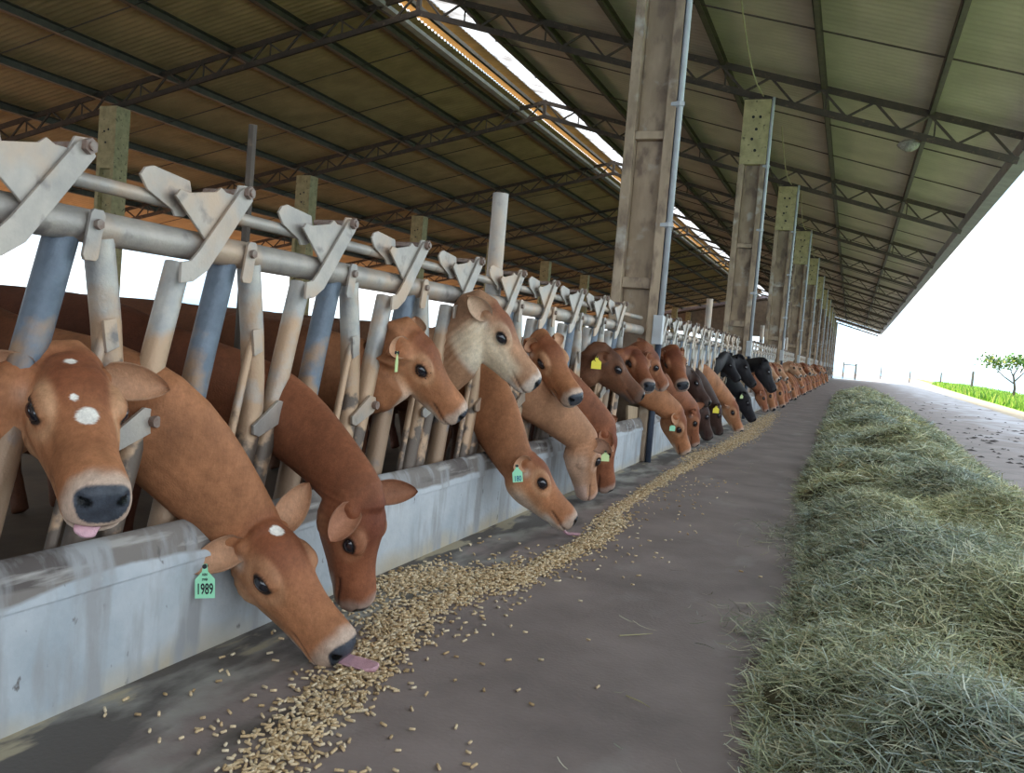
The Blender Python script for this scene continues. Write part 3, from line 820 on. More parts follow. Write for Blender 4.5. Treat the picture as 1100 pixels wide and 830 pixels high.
        # white muzzle band, lips and chin
        mix(H*.62*smoothstep(.86, .95, q[:,1] + .25*(q[:,2]+.2)*(q[:,2]<-.2) + .03*nz2), ring_)
        mix(H*smoothstep(.62, .76, q[:,1])*smoothstep(-.30, -.36, q[:,2]), ring_)
        if sp.get('chinwhite', 0): mix(H*sp['chinwhite']*smoothstep(.12, .3, q[:,1])*smoothstep(-.34, -.46, q[:,2]), ring_)
        # nose pad
        pad = H*np.maximum(smoothstep(.905, .925, q[:,1]), smoothstep(.05, .04, dist_nos(q)))*smoothstep(1.12, .92, (hx/np.maximum(.05, .132 - .25*np.maximum(0, -.15-q[:,2])))**2.6 + np.abs((q[:,2]+.158)/.098)**2.6)
        mix(pad, nose*(1+.3*nz2)[:,None])
        mix(H*smoothstep(.040, .026, dist_nos(q)), (.004,.005,.006))
        zmm = -.295 + .03*smoothstep(.98, .70, q[:,1])
        mix(H*smoothstep(.66,.74,q[:,1])*np.exp(-((q[:,2]-zmm)/.010)**2)*.8, (.05,.025,.025))
        # ear root pale tuft
        et = np.sqrt((hx-.23)**2 + (q[:,1]-.11)**2 + (q[:,2]+.20)**2)
        mix(H*.7*np.exp(-(et/.05)**2)*sp.get('tuft', 1), ring_)
        for (px, py, pz, pr) in sp.get('spots', []):
            dd = np.sqrt((q[:,0]-px)**2 + (q[:,1]-py)**2 + ((q[:,2]-pz)*.6)**2) + nz2*.012
            mix(H*smoothstep(pr, pr*.86, dd), (.80,.76,.70))
        if sp.get('cheekwhite', 0): mix(H*sp['cheekwhite']*smoothstep(-.10,-.26,q[:,2])*smoothstep(.85,.7,q[:,1])*smoothstep(-.1,.1,q[:,1]), (.74,.62,.46))
        bk = smoothstep(-2.34, -2.75, v[:,0] + .05*nz); c *= (1 - .16*(1-H))[:,None]; mix((1-H)*bk, base*np.array((.34,.29,.30)))  # darker shoulder hair, with the barn's shade painted in behind the fence
        if trunk: c[:] = base*np.array((.30,.27,.29))*(1 + .25*nz)[:,None]  # dark body hair, deepened further to carry the dim interior's shade
        return np.clip(c, .004, 1), pad
    def dist_nos(q):
        a = np.stack([np.abs(q[:,0]) - .086, q[:,1] - .99, q[:,2] + .135], 1); return np.sqrt((a[:,0] + .35*a[:,2])**2 + (a[:,2]/.72)**2) + 9*(q[:,1] < .82)
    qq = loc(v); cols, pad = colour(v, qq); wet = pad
    V = [v]; F = list(fc); C_ = [cols]; WT = [wet]; n0 = len(v)
    ears = {}
    for side in (-1, 1):
        ev, ef, inn, tip = ear_geo(side, sp, L, R)
        wv = W(ev); V.append(wv); F += [tuple(n0 + i for i in ff) for ff in ef]; n0 += len(wv)
        cc = np.tile(base*.95, (len(ev), 1)); inc = pale*.8 + np.array((.05,.02,.02)) if sp['coat'] not in ('black','dark','brown') else base*1.1
        edge = np.array([abs(-1 + 2*(k % 13)/12) for k in range(len(ev))])
        k = (inn > .5)[:, None]
        cc = np.where(k, inc*(1-.35*smoothstep(.75,1,edge))[:,None], cc*(1-.3*smoothstep(.8,1,edge))[:,None])
        C_.append(cc); WT.append(np.zeros(len(ev))); ears[side] = W(tip)
    # ---- trunk and legs
    if sp.get('trunk', True):
        tb = MB(); by = bd[1]; hd = sp.get('hd', 0.0); tl = sp.get('tl', 1.0); hz = sp.get('hz', 0.0)
        prof = [(-2.78,.94,.14,.12),(-2.86,.93,.25,.17),(-3.02,.92,.32,.215),(-3.25,.915,.345,.235),(-3.6,.905,.365,.265),(-3.95,.915,.355,.265),(-4.25,.95,.32,.245),(-4.45,.99,.25,.20),(-4.56,1.0,.12,.11)]
        rg = []
        for (x_, zc, hh, hw) in prof:
            yy = by + hd*(x_+2.9)
            ring = []
            for q_ in range(20):
                a = 2*math.pi*q_/20; ca, sa = math.cos(a), math.sin(a)
                ring.append((x_, yy + hw*ca*(1-.10*sa), zc + hz + hh*sa))
            rg.append(ring)
        tb.rings(rg)
        for (lx, dy, rear) in ((-3.0,.13,0),(-3.0,-.13,0),(-4.3,.13,1),(-4.3,-.13,1)):
            yy = by + hd*(lx+2.9) + dy
            if rear: tb.tube([(lx+.02,yy,.95),(lx+.05,yy,.72),(lx-.10,yy,.47),(lx-.07,yy,.25),(lx-.02,yy,.08),(lx,yy,.0)], [.14,.11,.055,.042,.05,.055], 10)
            else: tb.tube([(lx,yy,.85),(lx,yy,.62),(lx+.02,yy,.42),(lx,yy,.22),(lx+.02,yy,.07),(lx+.03,yy,.0)], [.12,.075,.055,.040,.05,.055], 10)
        tb.tube([(-4.52, by+hd*(-1.6), 1.15),(-4.62, by+hd*(-1.7), 1.0),(-4.63, by+hd*(-1.7), .5),(-4.62, by+hd*(-1.7), .35)], [.035,.028,.02,.04], 8)
        tv, tf = remeshed(tb, .03, 3)
        V.append(tv); F += [tuple(n0 + i for i in ff) for ff in tf]; n0 += len(tv)
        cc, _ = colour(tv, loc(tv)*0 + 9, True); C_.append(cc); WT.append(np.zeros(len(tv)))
    V = np.concatenate(V); C_ = np.concatenate(C_); WT = np.concatenate(WT)
    org = np.array((-3.0, bd[1], 0.0))
    me = bpy.data.meshes.new('body'); me.from_pydata((V - org).tolist(), [], F); me.update(); me.shade_smooth()
    me.materials.append(MT['coat']); set_tint(me, C_, WT)
    root = empty(name, tuple(org))
    bo = bpy.data.objects.new('body', me); col.objects.link(bo); bo.parent = root; reg(bo, root)
    # eyes
    for side in (-1, 1):
        c = W((side*(EY[0]-.013), EY[1], EY[2])) - org
        R2 = R @ np.array(Matrix.Rotation(side*math.radians(12), 3, 'Z'))
        o = MB().ball(c, (.040*L, .067*L, .049*L), 18, R2).build('eye', MT['eye'], root, smooth=True); reg(o, root)
    # tongue
    if 'tongue' in sp or 'tongue_w' in sp:
        if 'tongue_w' in sp: pts = [W((0,.99,-.285)) + np.array(p) for p in sp['tongue_w']]
        else: pts = [W(p) for p in sp['tongue']]
        for p in pts: p[2] = max(p[2], .02)
        rg = []
        pts = cat_rom(pts, 5); m = len(pts)
        for i, p in enumerate(pts):
            t = pts[min(i+1, m-1)] - pts[max(i-1, 0)]; t /= np.linalg.norm(t); sd = r - t*(r@t); sd /= np.linalg.norm(sd); up = np.cross(sd, t)
            k = i/(m-1); w_ = sp.get('tw', .058)*L*(1 if k < .75 else max(.25, math.sqrt(max(0, 1-((k-.75)/.26)**2)))); h_ = .018*L
            rg.append([p - org + sd*w_*math.cos(a) + up*(h_*math.sin(a) + .010*L*math.cos(a)**2) for a in np.linspace(0, 2*math.pi, 16, endpoint=False)])
        o = MB().rings(rg).build('tongue', MT['tongue'], root, smooth=True); reg(o, root); o['label'] = 'pink tongue'
    # ear tag
    if 'tag' in sp:
        tg = sp['tag']; side = tg.get('side', 1)
        c = ears[side] + np.array(tg.get('off', (.0, -.02, -.01))) - org
        nrm = np.array(tg.get('n', (.45, -.9, .1)), float); nrm /= np.linalg.norm(nrm)
        dn_ = np.array(tg.get('down', (0, 0, -1.)), float); dn_ -= nrm*(dn_@nrm); dn_ /= np.linalg.norm(dn_); sd = np.cross(dn_, nrm) * 1.0
        sd = np.cross(nrm, dn_)*-1
        w_, h_ = tg.get('w', .036), tg.get('h', .105)
        poly = [(-.2*w_, 0), (.2*w_, 0), (.3*w_, .22*h_), (w_, .45*h_), (w_, h_), (-w_, h_), (-w_, .45*h_), (-.3*w_, .22*h_)]
        vs_ = [c + sd*a + dn_*d_ + nrm*.002*s_ for s_ in (-1, 1) for a, d_ in poly]; n_ = len(poly)
        tb = MB().add(vs_, [tuple(range(n_)), tuple(reversed(range(n_, 2*n_)))] + [(i, i+n_, (i+1) % n_+n_, (i+1) % n_) for i in range(n_)])
        to = tb.build('ear_tag', MT[tg['mat']], root); reg(to, root)
        st = MB().tube([c - nrm*.012 + dn_*.008, c + nrm*.008 + dn_*.008], .008, 10).build('tag_stud', MT['ink'], to); reg(st, to)
        for (txt, size, yo, inkm, nm) in tg.get('text', []):
            cu = bpy.data.curves.new('num', 'FONT'); cu.body = txt; cu.size = size; cu.align_x = 'CENTER'; cu.offset = size*.018; cu.extrude = .0004; cu.resolution_u = 3
            to_ = bpy.data.objects.new('num', cu); col.objects.link(to_)
            dg = bpy.context.evaluated_depsgraph_get(); dg.update()
            tm = bpy.data.meshes.new_from_object(to_.evaluated_get(dg)); bpy.data.objects.remove(to_)
            X = sd
            if np.dot(np.cross(X, -dn_), nrm) < 0: X = -X
            co = np.empty(len(tm.vertices)*3, np.float32); tm.vertices.foreach_get('co', co); co = co.reshape(-1, 3)
            sx = tg.get('tx', 1.0)
            nw = c + co[:, :1]*sx*X + co[:, 1:2]*(-dn_) + dn_*yo + nrm*(.0028 + co[:, 2:3])
            tm.vertices.foreach_set('co', nw.astype(np.float32).ravel()); tm.update()
            tm.materials.clear(); tm.materials.append(MT[inkm])
            no_ = bpy.data.objects.new(nm, tm); col.objects.link(no_); no_.parent = to; reg(no_, to)
    # flies / dirt by the eye
    if sp.get('flies'):
        fb = MB()
        for k in range(sp['flies']):
            a = random.Random(k).uniform(0, 6.28); rr_ = random.Random(k+50).uniform(.062, .10)
            p = W((EY[0]-.012 - .25*rr_, EY[1] + math.cos(a)*rr_, EY[2] + math.sin(a)*rr_)) - org
            fb.ball(p, (.0035,.006,.003), 6, R)
        o = fb.build('flies', MT['ink'], root); o['kind'] = 'stuff'; reg(o, root)
    return root

H = {
'c1':dict(poll=(-2.121, 1.954, 1.053),f=(0.733, -0.42, -0.535),u=(0.467, -0.262, 0.845),L=0.531,ear_l=(0.97, 0.22, -0.04),ear_r=(0.52, -0.44, -0.73)),
'c2':dict(poll=(-1.895, 2.701, 0.445),f=(0.745, 0.014, -0.667),u=(0.633, -0.333, 0.699),L=0.486,ear_r=(0.88, -0.16, -0.45),ear_l=(0.69, -0.36, 0.63)),
'c3':dict(poll=(-1.648, 2.983, 0.547),f=(-0.062, 0.252, -0.966),u=(0.998, 0.003, -0.063),L=0.472,ear_r=(0.94, 0.35, 0.04),ear_l=(0.57, 0.03, 0.82)),
'c4':dict(poll=(-2.039, 3.975, 1.212),f=(0.523, 0.383, -0.761),u=(0.836, -0.056, 0.546),L=0.482,ear_r=(0.98, -0.18, -0.04)),
'c5':dict(poll=(-1.921, 4.672, 1.405),f=(0.577, 0.309, -0.756),u=(0.777, 0.076, 0.625),L=0.508,ear_r=(0.63, -0.77, 0.04)),
'c6':dict(poll=(-2.065, 6.017, 1.25),f=(0.66, -0.264, -0.703),u=(0.493, -0.554, 0.671),L=0.508,ear_l=(0.87, -0.37, -0.32),ear_r=(0.65, 0.18, 0.73)),
'c7':dict(poll=(-1.807, 5.191, 0.522),f=(0.619, 0.337, -0.71),u=(0.674, 0.236, 0.7),L=0.505,ear_r=(0.86, -0.41, -0.32)),
'c8':dict(poll=(-1.782, 6.479, 0.543),f=(0.036, 0.429, -0.903),u=(0.49, 0.78, 0.39),L=0.492),
'c9':dict(poll=(-1.719, 6.86, 0.592),f=(0.083, 0.34, -0.937),u=(0.962, 0.219, 0.165),L=0.540,ear_l=(0.85, 0.11, 0.51)),
'c10':dict(poll=(-1.986, 7.563, 1.209),f=(0.662, 0.326, -0.675),u=(0.687, 0.097, 0.72),L=0.506,ear_r=(0.81, -0.38, -0.45)),
'c11':dict(poll=(-1.967, 8.488, 1.219),f=(0.526, -0.635, -0.566),u=(0.382, -0.419, 0.824),L=0.477),
'c12':dict(poll=(-1.858, 8.705, 1.245),f=(0.362, 0.622, -0.694),u=(0.821, 0.14, 0.554),L=0.469,ear_r=(0.8, -0.57, -0.18)),
'c13':dict(poll=(-1.9, 10.008, 1.265),f=(0.406, -0.649, -0.644),u=(0.094, -0.671, 0.735),L=0.513,ear_l=(0.38, -0.77, -0.51),ear_r=(0.25, 0.73, 0.63)),
'c14':dict(poll=(-1.763, 10.105, 0.575),f=(0.283, 0.392, -0.875),u=(0.956, -0.04, 0.291),L=0.528),
'c15':dict(poll=(-1.814, 11.65, 0.53),f=(0.153, 0.285, -0.946),u=(0.957, 0.194, 0.213),L=0.493,ear_l=(0.29, -0.12, 0.95)),
'c16':dict(poll=(-2.007, 12.279, 0.996),f=(0.631, -0.045, -0.774),u=(0.775, 0.081, 0.627),L=0.485),
'c17':dict(poll=(-1.901, 12.852, 0.548),f=(0.328, 0.236, -0.915),u=(0.83, 0.389, 0.399),L=0.510),
'c18':dict(poll=(-1.88, 14.16, 0.497),f=(0.259, 0.218, -0.941),u=(0.89, 0.324, 0.32),L=0.477),
'c19':dict(poll=(-1.789, 15.357, 0.514),f=(0.429, 0.04, -0.902),u=(0.889, -0.192, 0.415),L=0.526),
'c20':dict(poll=(-2.029, 16.034, 1.272),f=(0.561, 0.104, -0.821),u=(0.826, -0.145, 0.545),L=0.463),
'c21':dict(poll=(-1.849, 16.712, 1.241),f=(0.585, -0.143, -0.799),u=(0.807, 0.201, 0.555),L=0.528),
'c22':dict(poll=(-1.805, 17.439, 0.589),f=(0.472, -0.001, -0.881),u=(0.879, 0.077, 0.471),L=0.527),
'c23':dict(poll=(-1.712, 19.936, 1.2),f=(0.486, -0.067, -0.871),u=(0.856, 0.238, 0.459),L=0.620),
}
H['c1'].update(ear_r=(.9,-.2,.0))
H['c2'].update(poll=(-1.925,2.665,.472), L=.53)
H['c23'].update(poll=(-1.464,17.04,1.2), L=.53)
H['c14'].update(poll=(-1.71,9.85,.59), L=.51)
GX = -2.22
def G(y, z): return (GX, y, z)
COWS = [
 ('c1', dict(coat='tan', gate=np.array((-2.36,1.72,.80)), gh=.15, body=(0,1.45), ering=.7, spots=[(.0,.50,0,.062),(.03,.10,0,.035),(.055,.385,0,.018)], 
   tongue=[(.0,.84,-.28),(.02,.97,-.30),(.055,1.03,-.312),(.07,1.06,-.33)], tw=.055),
   'tan cow turned to the camera with white forehead spots and pink tongue tip'),
 ('c2', dict(coat='tan', gate=G(2.38,.82), body=(0,2.20), gh=.20, spots=[(-.01,.10,0,.055),(.10,.30,0,.013)], ear_r=(1,-.10,-.42), ear_l=(1,-.25,.35), earn=(0,.75,-.6), ering=.35,
   tongue_w=[(-.05,.0,.02),(.0,.0,0),(.06,-.01,-.012),(.12,-.015,-.010),(.165,-.02,-.016),(.182,-.03,-.05)], tw=.060,
   tag=dict(mat='tag_green', side=1, off=(.02,-.03,.0), n=(.40,-.9,.1), down=(.10,0,-1), w=.034, h=.118,
            text=[('1989', .052, .103, 'ink', 'tag_number'), ('AGRO', .012, .040, 'ink', 'tag_small_line'), ('granja', .014, .056, 'ink', 'tag_small_line')], tx=.56)),
   'tan cow licking the floor with a broad pink tongue, green ear tag 1989'),
 ('c3', dict(coat='red', gate=G(3.12,.82), body=(0,2.98), gh=.175, gw=.105, ear_r=(.6,.35,-.55), ear_l=(1,-.15,.05), ering=.5, tuft=.3),
   'reddish cow eating pellets head down, just behind the tag 1989 cow'),
 ('c4', dict(coat='tan', gate=G(3.93,.97), body=(0,3.80), ear_r=(.5,-.35,.35), earn=(.5,.3,-.4), ering=.5, flies=40, chinwhite=.6,
   tag=dict(mat='tag_pale', side=1, off=(.05,-.05,.0), n=(.93,.30,.0), w=.03, h=.10)),
   'red tan cow in profile, level head, pale green tag and flies by its eye'),
 ('c5', dict(coat='pale', gate=G(4.66,1.06), body=(0,4.55), cheekwhite=.85, wrinkle=1.1, ear_r=(.75,-.1,.65), earn=(.4,.8,.0), gh=.21, chinwhite=.9),
   'pale-cheeked cow holding its head highest, ear pricked, below the round steel post'),
 ('c7', dict(coat='tan', gate=G(5.22,.84), body=(0,5.22), gh=.22, chinwhite=.6, ear_r=(.7,-.1,.1), earn=(.8,.5,-.4),
   tongue=[(.0,.84,-.30),(.0,1.0,-.32),(.01,1.10,-.33),(.02,1.20,-.30),(.02,1.27,-.26)], tw=.035,
   tag=dict(mat='tag_green', side=1, off=(.02,-.05,.01), n=(.55,-.83,.1), down=(.15,0,-1), w=.031, h=.105, text=[('180', .045, .098, 'ink_blue', 'tag_number')], tx=.7)),
   'tan cow licking head down with thin tongue and green ear tag 180'),
 ('c8', dict(coat='pinkish', gate=G(5.98,.88), body=(0,5.92), gh=.20, ear_r=(.8,.0,.0), tuft=0,
   tag=dict(mat='tag_pale', side=1, n=(.5,-.8,.1), w=.03, h=.08)),
   'pale pinkish tan cow with pink muzzle, head down just past the tag 180 cow'),
 ('c6', dict(coat='tan', gate=G(6.32,1.02), body=(0,6.55), ear_r=(.9,-.1,.15), ear_l=(.8,-.1,.45), chinwhite=.5),
   'tan cow with dark wet nose and level head directly above the pinkish cow'),
 ('c9', dict(coat='red', gate=G(6.62,.92), body=(0,7.12), ear_l=(.8,-.2,.5), ear_r=(.8,.2,.1), tuft=0),
   'brownish red cow head down, half hidden behind the pale pinkish cow'),
 ('c10', dict(coat='brown', gate=G(7.50,1.0), body=(0,7.68), ear_r=(.9,-.2,.15),
   tag=dict(mat='tag_yellow', side=1, off=(.0,-.04,.02), n=(.6,-.8,0), w=.045, h=.11)),
   'dark brown cow with level head and a bright yellow ear tag'),
 ('c11', dict(coat='red', gate=G(8.28,1.0), body=(0,8.22)), 'red brown cow with level head just beyond the yellow tagged brown cow'),
 ('c12', dict(coat='red', gate=G(8.75,1.02), body=(0,8.76), ear_r=(.9,-.05,.2), earn=(.3,1,0)), 'reddish cow showing a large round ear, level head in front of the dark downpipe'),
 ('c14', dict(coat='tan', gate=G(9.34,.88), body=(0,9.30), ear_r=(.9,.0,.0), tag=dict(mat='tag_green', side=1, n=(.5,-.85,0), w=.032, h=.09)), 'orange tan cow feeding head down with a green tag beside the nearest pillar'),
 ('c13', dict(coat='red', gate=G(10.25,1.02), body=(0,10.32), ear_r=(.9,0,.3), ear_l=(.9,0,.35)), 'red cow with raised head and both ears visible, just beyond the nearest pillar'),
 ('c15', dict(coat='red', gate=G(10.85,.86), body=(0,10.86), ear_l=(.9,-.1,.5)), 'orange red cow head down with one ear lifted, behind the green tagged tan cow'),
 ('c16', dict(coat='dark', gate=G(11.75,.92), body=(0,11.6)), 'very dark brown cow with its head at half height over the kerb'),
 ('c17', dict(coat='dark', gate=G(12.45,.86), body=(0,12.3)), 'blackish brown cow feeding head down below the dark brown cow'),
 ('c18', dict(coat='dark', gate=G(13.45,.86), body=(0,13.4), tag=dict(mat='tag_yellow', side=1, off=(.0,-.05,.0), n=(.5,-.85,0), w=.05, h=.12)), 'dark cow head down wearing a yellow ear tag, left of the orange cow'),
 ('c19', dict(coat='tan', gate=G(14.3,.9), body=(0,14.2), gh=.2), 'orange tan cow feeding among the dark cows'),
 ('c20', dict(coat='black', gate=G(15.35,1.02), body=(0,15.1), ear_l=(.9,-.1,.4)), 'black cow with raised head, the nearer of the two above the orange cow'),
 ('c21', dict(coat='black', gate=G(16.2,1.0), body=(0,16.1)), 'black cow with raised head, the farther of the two above the orange cow'),
 ('c22', dict(coat='black', gate=G(16.9,.86), body=(0,16.9), tag=dict(mat='tag_pale', side=1, n=(.5,-.85,0), w=.03, h=.09)), 'black cow feeding head down at the right end of the dark cows'),
 ('c23', dict(coat='black', gate=G(17.75,1.0), body=(0,17.7)), 'lone black cow leaning out in front of the reddish far cows'),
]
ONLY = None
for i, (k, sp, lab) in enumerate(COWS):
    if ONLY and k not in ONLY.split(','): continue
    sp = {**sp, **H[k]}; sp['gate'] = np.array(sp['gate'])
    y = sp['poll'][1]
    vox = .0072 if y < 3.5 else .009 if y < 7 else .012 if y < 12 else .017
    rt = make_cow(sp, vox)
    tag(rt, lab, 'cow', 'cows feeding through the headlocks')

# far cows: five variants, copied down the line
if not ONLY:
    rnd = random.Random(7)
    variants = []
    vs_spec = [
     dict(coat='red', poll=(-1.80,0.1,.56), f=(.35,.05,-.92), u=(.9,0,.35), L=.50, gate=G(.0,.86), body=(0,0)),
     dict(coat='tan', poll=(-1.74,-.1,.55), f=(.30,-.25,-.90), u=(.88,-.2,.40), L=.51, gate=G(.0,.86), body=(0,0)),
     dict(coat='pale', poll=(-1.86,.05,1.22), f=(.65,-.15,-.70), u=(.7,-.1,.68), L=.49, gate=G(.0,1.0), body=(0,0), ear_l=(.9,0,.3), ear_r=(.9,0,.3)),
     dict(coat='red', poll=(-1.90,.0,1.24), f=(.60,-.45,-.62), u=(.5,-.4,.74), L=.50, gate=G(.0,1.0), body=(0,0)),
     dict(coat='tan', poll=(-1.78,.0,.85), f=(.45,-.1,-.86), u=(.85,0,.45), L=.50, gate=G(.0,.9), body=(0,0)),
     dict(coat='brown', poll=(-1.76,.1,.56), f=(.32,.1,-.92), u=(.9,.1,.35), L=.50, gate=G(.0,.86), body=(0,0)),
    ]
    where = ['just beyond the lone black cow', 'before the third pillar', 'by the third pillar', 'between the third and fourth pillars', 'by the fourth pillar', 'between the fourth and fifth pillars', 'by the fifth pillar', 'beyond the fifth pillar']
    cname = {0:'small red brown cow feeding', 1:'small tan cow feeding', 2:'small pale cow with raised head', 3:'small red cow with raised head', 4:'small tan cow with half raised head', 5:'small dark brown cow feeding'}
    order = [3,0,2,1,0,3,1,2,0,1,4,0,5,2,1,0,3,1,0,2,4,0,1,3,0,1,2,0,1,0,2,1,0,3,0,1,2,0,1,0,3,1]
    y = 20.9; seen = {}
    for j, vi in enumerate(order):
        while ((y - Y0) % S) > S - .3 or ((y - Y0) % S) < .7: y += .3
        sp = dict(vs_spec[vi])
        if vi not in seen:
            sp['gate'] = np.array(sp['gate']); rt = make_cow(sp, .019); seen[vi] = rt
        else:
            rt = copy_tree(seen[vi])
        rt.location = (-3.0, y, 0)
        # small individual swing of heading
        rt.rotation_euler = (0, 0, rnd.uniform(-.09, .09)); s_ = rnd.uniform(.94, 1.06); rt.scale = (s_, s_, s_)
        w_ = where[min(7, int((y-20)/4.6))]
        tag(rt, f'{cname[vi]} {w_}', 'cow', f'{cname[vi]} {w_}')
        y += .73 if j < 26 else 1.46 if j < 34 else 2.9

# ------------------------------------------------------------------ hay windrow
rs = np.random.RandomState(5)
def edgeL(y): return np.interp(y, [0,2.7,3.3,5,7.2,8.5,11.3,20,35,60], [-.05,-.10,-.17,-.10,-.17,-.30,-.30,-.36,-.42,-.35])
def edgeR(y): return np.interp(y, [0,3,10,17,27,45,60], [1.75,1.72,1.66,1.74,1.70,1.4,1.1])
def bumps(x, y, s, a, seed):
    r_ = np.random.RandomState(seed); h = 0
    for k in range(9):
        th = r_.uniform(0, 6.28); f_ = s*r_.uniform(.6, 1.6)
        h = h + np.sin((x*math.cos(th) + y*math.sin(th))*f_ + r_.uniform(0, 6.28))
    return a*h/3
def hayh(x, y):
    l_, r_ = edgeL(y) + .05*np.sin(y*5.1) + .04*np.sin(y*11.3), edgeR(y) + .06*np.sin(y*3.7)
    t = (x - l_)/(r_ - l_)
    hh = np.interp(y, [0,2,4,10,25,42,48], [.34,.34,.33,.36,.36,.34,.02])
    prof = np.clip(np.sin(np.pi*np.clip(t, 0, 1)), 0, 1)**.62
    return prof*(hh + bumps(x, y, 4.6, .075, 3) + bumps(x, y, 11, .030, 4)) * ((t > 0) & (t < 1))
# core
ys = np.concatenate([np.arange(.6, 10, .05), np.arange(10, 50, .15)]); nx = 44
tt = np.linspace(-.02, 1.02, nx)
Yg = np.repeat(ys[:, None], nx, 1); Xg = edgeL(Yg) + tt[None]*(edgeR(Yg)-edgeL(Yg))
Zg = np.maximum(0, hayh(Xg, Yg) - .035)
v = np.stack([Xg, Yg, Zg], -1).reshape(-1, 3); m_ = len(ys)
idx = np.arange(m_*nx).reshape(m_, nx)
core_f = np.stack([idx[:-1,:-1], idx[:-1,1:], idx[1:,1:], idx[1:,:-1]], -1).reshape(-1, 4)
core_c = np.tile(np.array((.105,.10,.060)), (len(v), 1))
# blades: bent ribbons, 3 segments
def blades(n, ys_, xs_, zs_, ln, wd, r_):
    th = r_.uniform(0, 2*np.pi, n); tilt = r_.normal(.05, .28, n)
    d = np.stack([np.cos(th)*np.cos(tilt), np.sin(th)*np.cos(tilt), np.sin(tilt)], 1)
    sd = np.cross(d, np.array((0,0,1.)) + r_.normal(0,.5,(n,3))); sd /= np.linalg.norm(sd, axis=1)[:,None]
    bend = np.cross(d, sd)*r_.normal(0, .22, n)[:,None] + sd*r_.normal(0, .22, n)[:,None]
    c = np.stack([xs_, ys_, zs_], 1); out = []
    for t in (-.5, -.17, .17, .5):
        p = c + d*(ln*t)[:,None] + bend*(ln*(t*t*2 - .2))[:,None]
        w_ = wd*(1 - .55*abs(t)*1.2)
        out.append(p - sd*(w_/2)[:,None]); out.append(p + sd*(w_/2)[:,None])
    V = np.stack(out, 1)  # n,8,3
    V[:,:,2] = np.maximum(V[:,:,2], .003)
    return V
palette = np.array([(.42,.42,.28),(.32,.35,.23),(.50,.47,.33),(.38,.42,.35),(.24,.27,.18),(.57,.55,.43),(.34,.27,.15),(.44,.48,.42)])
allV = []; allC = []
def scatter(n, ya, yb, lmin, lmax, w0, w1, lift=.03, over=.06, seed=1):
    r_ = np.random.RandomState(seed)
    y = ya + (yb-ya)*r_.rand(n); t = r_.rand(n)*(1+2*over) - over
    x = edgeL(y) + t*(edgeR(y)-edgeL(y)); z = hayh(x, y) + r_.normal(0, lift*.5, n) - .012
    z = np.where((t < .02) | (t > .98), r_.uniform(.002, .03, n), z)
    ln = r_.uniform(lmin, lmax, n)*r_.choice([.5,.8,1.,1.4], n); wd = r_.uniform(w0, w1, n)
    V = blades(n, y, x, z, ln, wd, r_); allV.append(V)
    # clumps share a hue
    ph = (np.sin(x*3.1+y*1.7)+np.sin(y*2.3-x*1.1)+np.sin(y*.9+x*4.))*.12
    ci = r_.choice(len(palette), n, p=[.2,.18,.14,.14,.12,.08,.05,.09])
    c = palette[ci]*np.array((1.16,1.20,1.15))*(1 + ph[:,None]*np.array((.5,.3,-.2)))*r_.uniform(.8, 1.15, n)[:,None]
    allC.append(np.repeat(c[:,None], 8, 1))
scatter(52000, 1.2, 4.2, .07, .17, .0022, .0050, .035, .03, 1)
scatter(52000, 4.0, 8.0, .08, .19, .003, .006, .035, .03, 2)
scatter(42000, 8.0, 16, .10, .22, .005, .010, .04, .02, 3)
scatter(34000, 16, 30, .14, .30, .009, .018, .05, .02, 4)
scatter(16000, 30, 47, .2, .4, .018, .03, .06, .02, 5)
# sparse scattered blades on the floor beside the pile
r_ = np.random.RandomState(9); n = 2600
y = 1.8 + 10*r_.rand(n)**1.3; x = edgeL(y) - np.abs(r_.normal(0, .05, n)); far_ = r_.rand(n) < .02; x = np.where(far_, x - r_.rand(n)*.7, x)
allV.append(blades(n, y, x, r_.uniform(.004,.02,n), r_.uniform(.04,.13,n), r_.uniform(.002,.005,n), r_)); allC.append(np.repeat(palette[r_.choice(6,n)][:,None]*1.1, 8, 1))
n = 900; yb_ = 3.0 + 5*r_.rand(n)   # thin spill near the middle of the pile
y = np.where(r_.rand(n)<.6, r_.normal(6.4,.35,n), r_.normal(4.1,.2,n)); x = edgeL(y) - np.abs(r_.normal(.0,.16,n))
allV.append(blades(n, y, x, r_.uniform(.004,.03,n), r_.uniform(.06,.15,n), r_.uniform(.002,.005,n), r_)); allC.append(np.repeat(palette[r_.choice(6,n)][:,None]*.8, 8, 1))
BV = np.concatenate(allV); BC = np.concatenate(allC).reshape(-1, 3); nb_ = len(BV)
bi = np.arange(nb_*8).reshape(nb_, 8) + len(v)
bf = np.concatenate([bi[:, [0,1,3,2]], bi[:, [2,3,5,4]], bi[:, [4,5,7,6]]])
def fast_mesh(name, V, F, C, m):
    me = bpy.data.meshes.new(name); me.vertices.add(len(V)); me.vertices.foreach_set('co', V.astype(np.float32).ravel())
    F = F.astype(np.int32); k = F.shape[1]
    me.loops.add(F.size); me.loops.foreach_set('vertex_index', F.ravel())
    me.polygons.add(len(F)); me.polygons.foreach_set('loop_start', np.arange(0, F.size, k, dtype=np.int32))
    me.update(calc_edges=True); me.validate(); set_tint(me, C); me.materials.append(m)
    o = bpy.data.objects.new(name, me); col.objects.link(o); return o
o = fast_mesh('hay_windrow', np.concatenate([v, BV.reshape(-1,3)]), np.concatenate([core_f, bf]), np.concatenate([core_c, BC]), MT['hay'])
tag(o, 'long heaped windrow of grey green hay lying along the aisle', 'hay', kind='stuff')

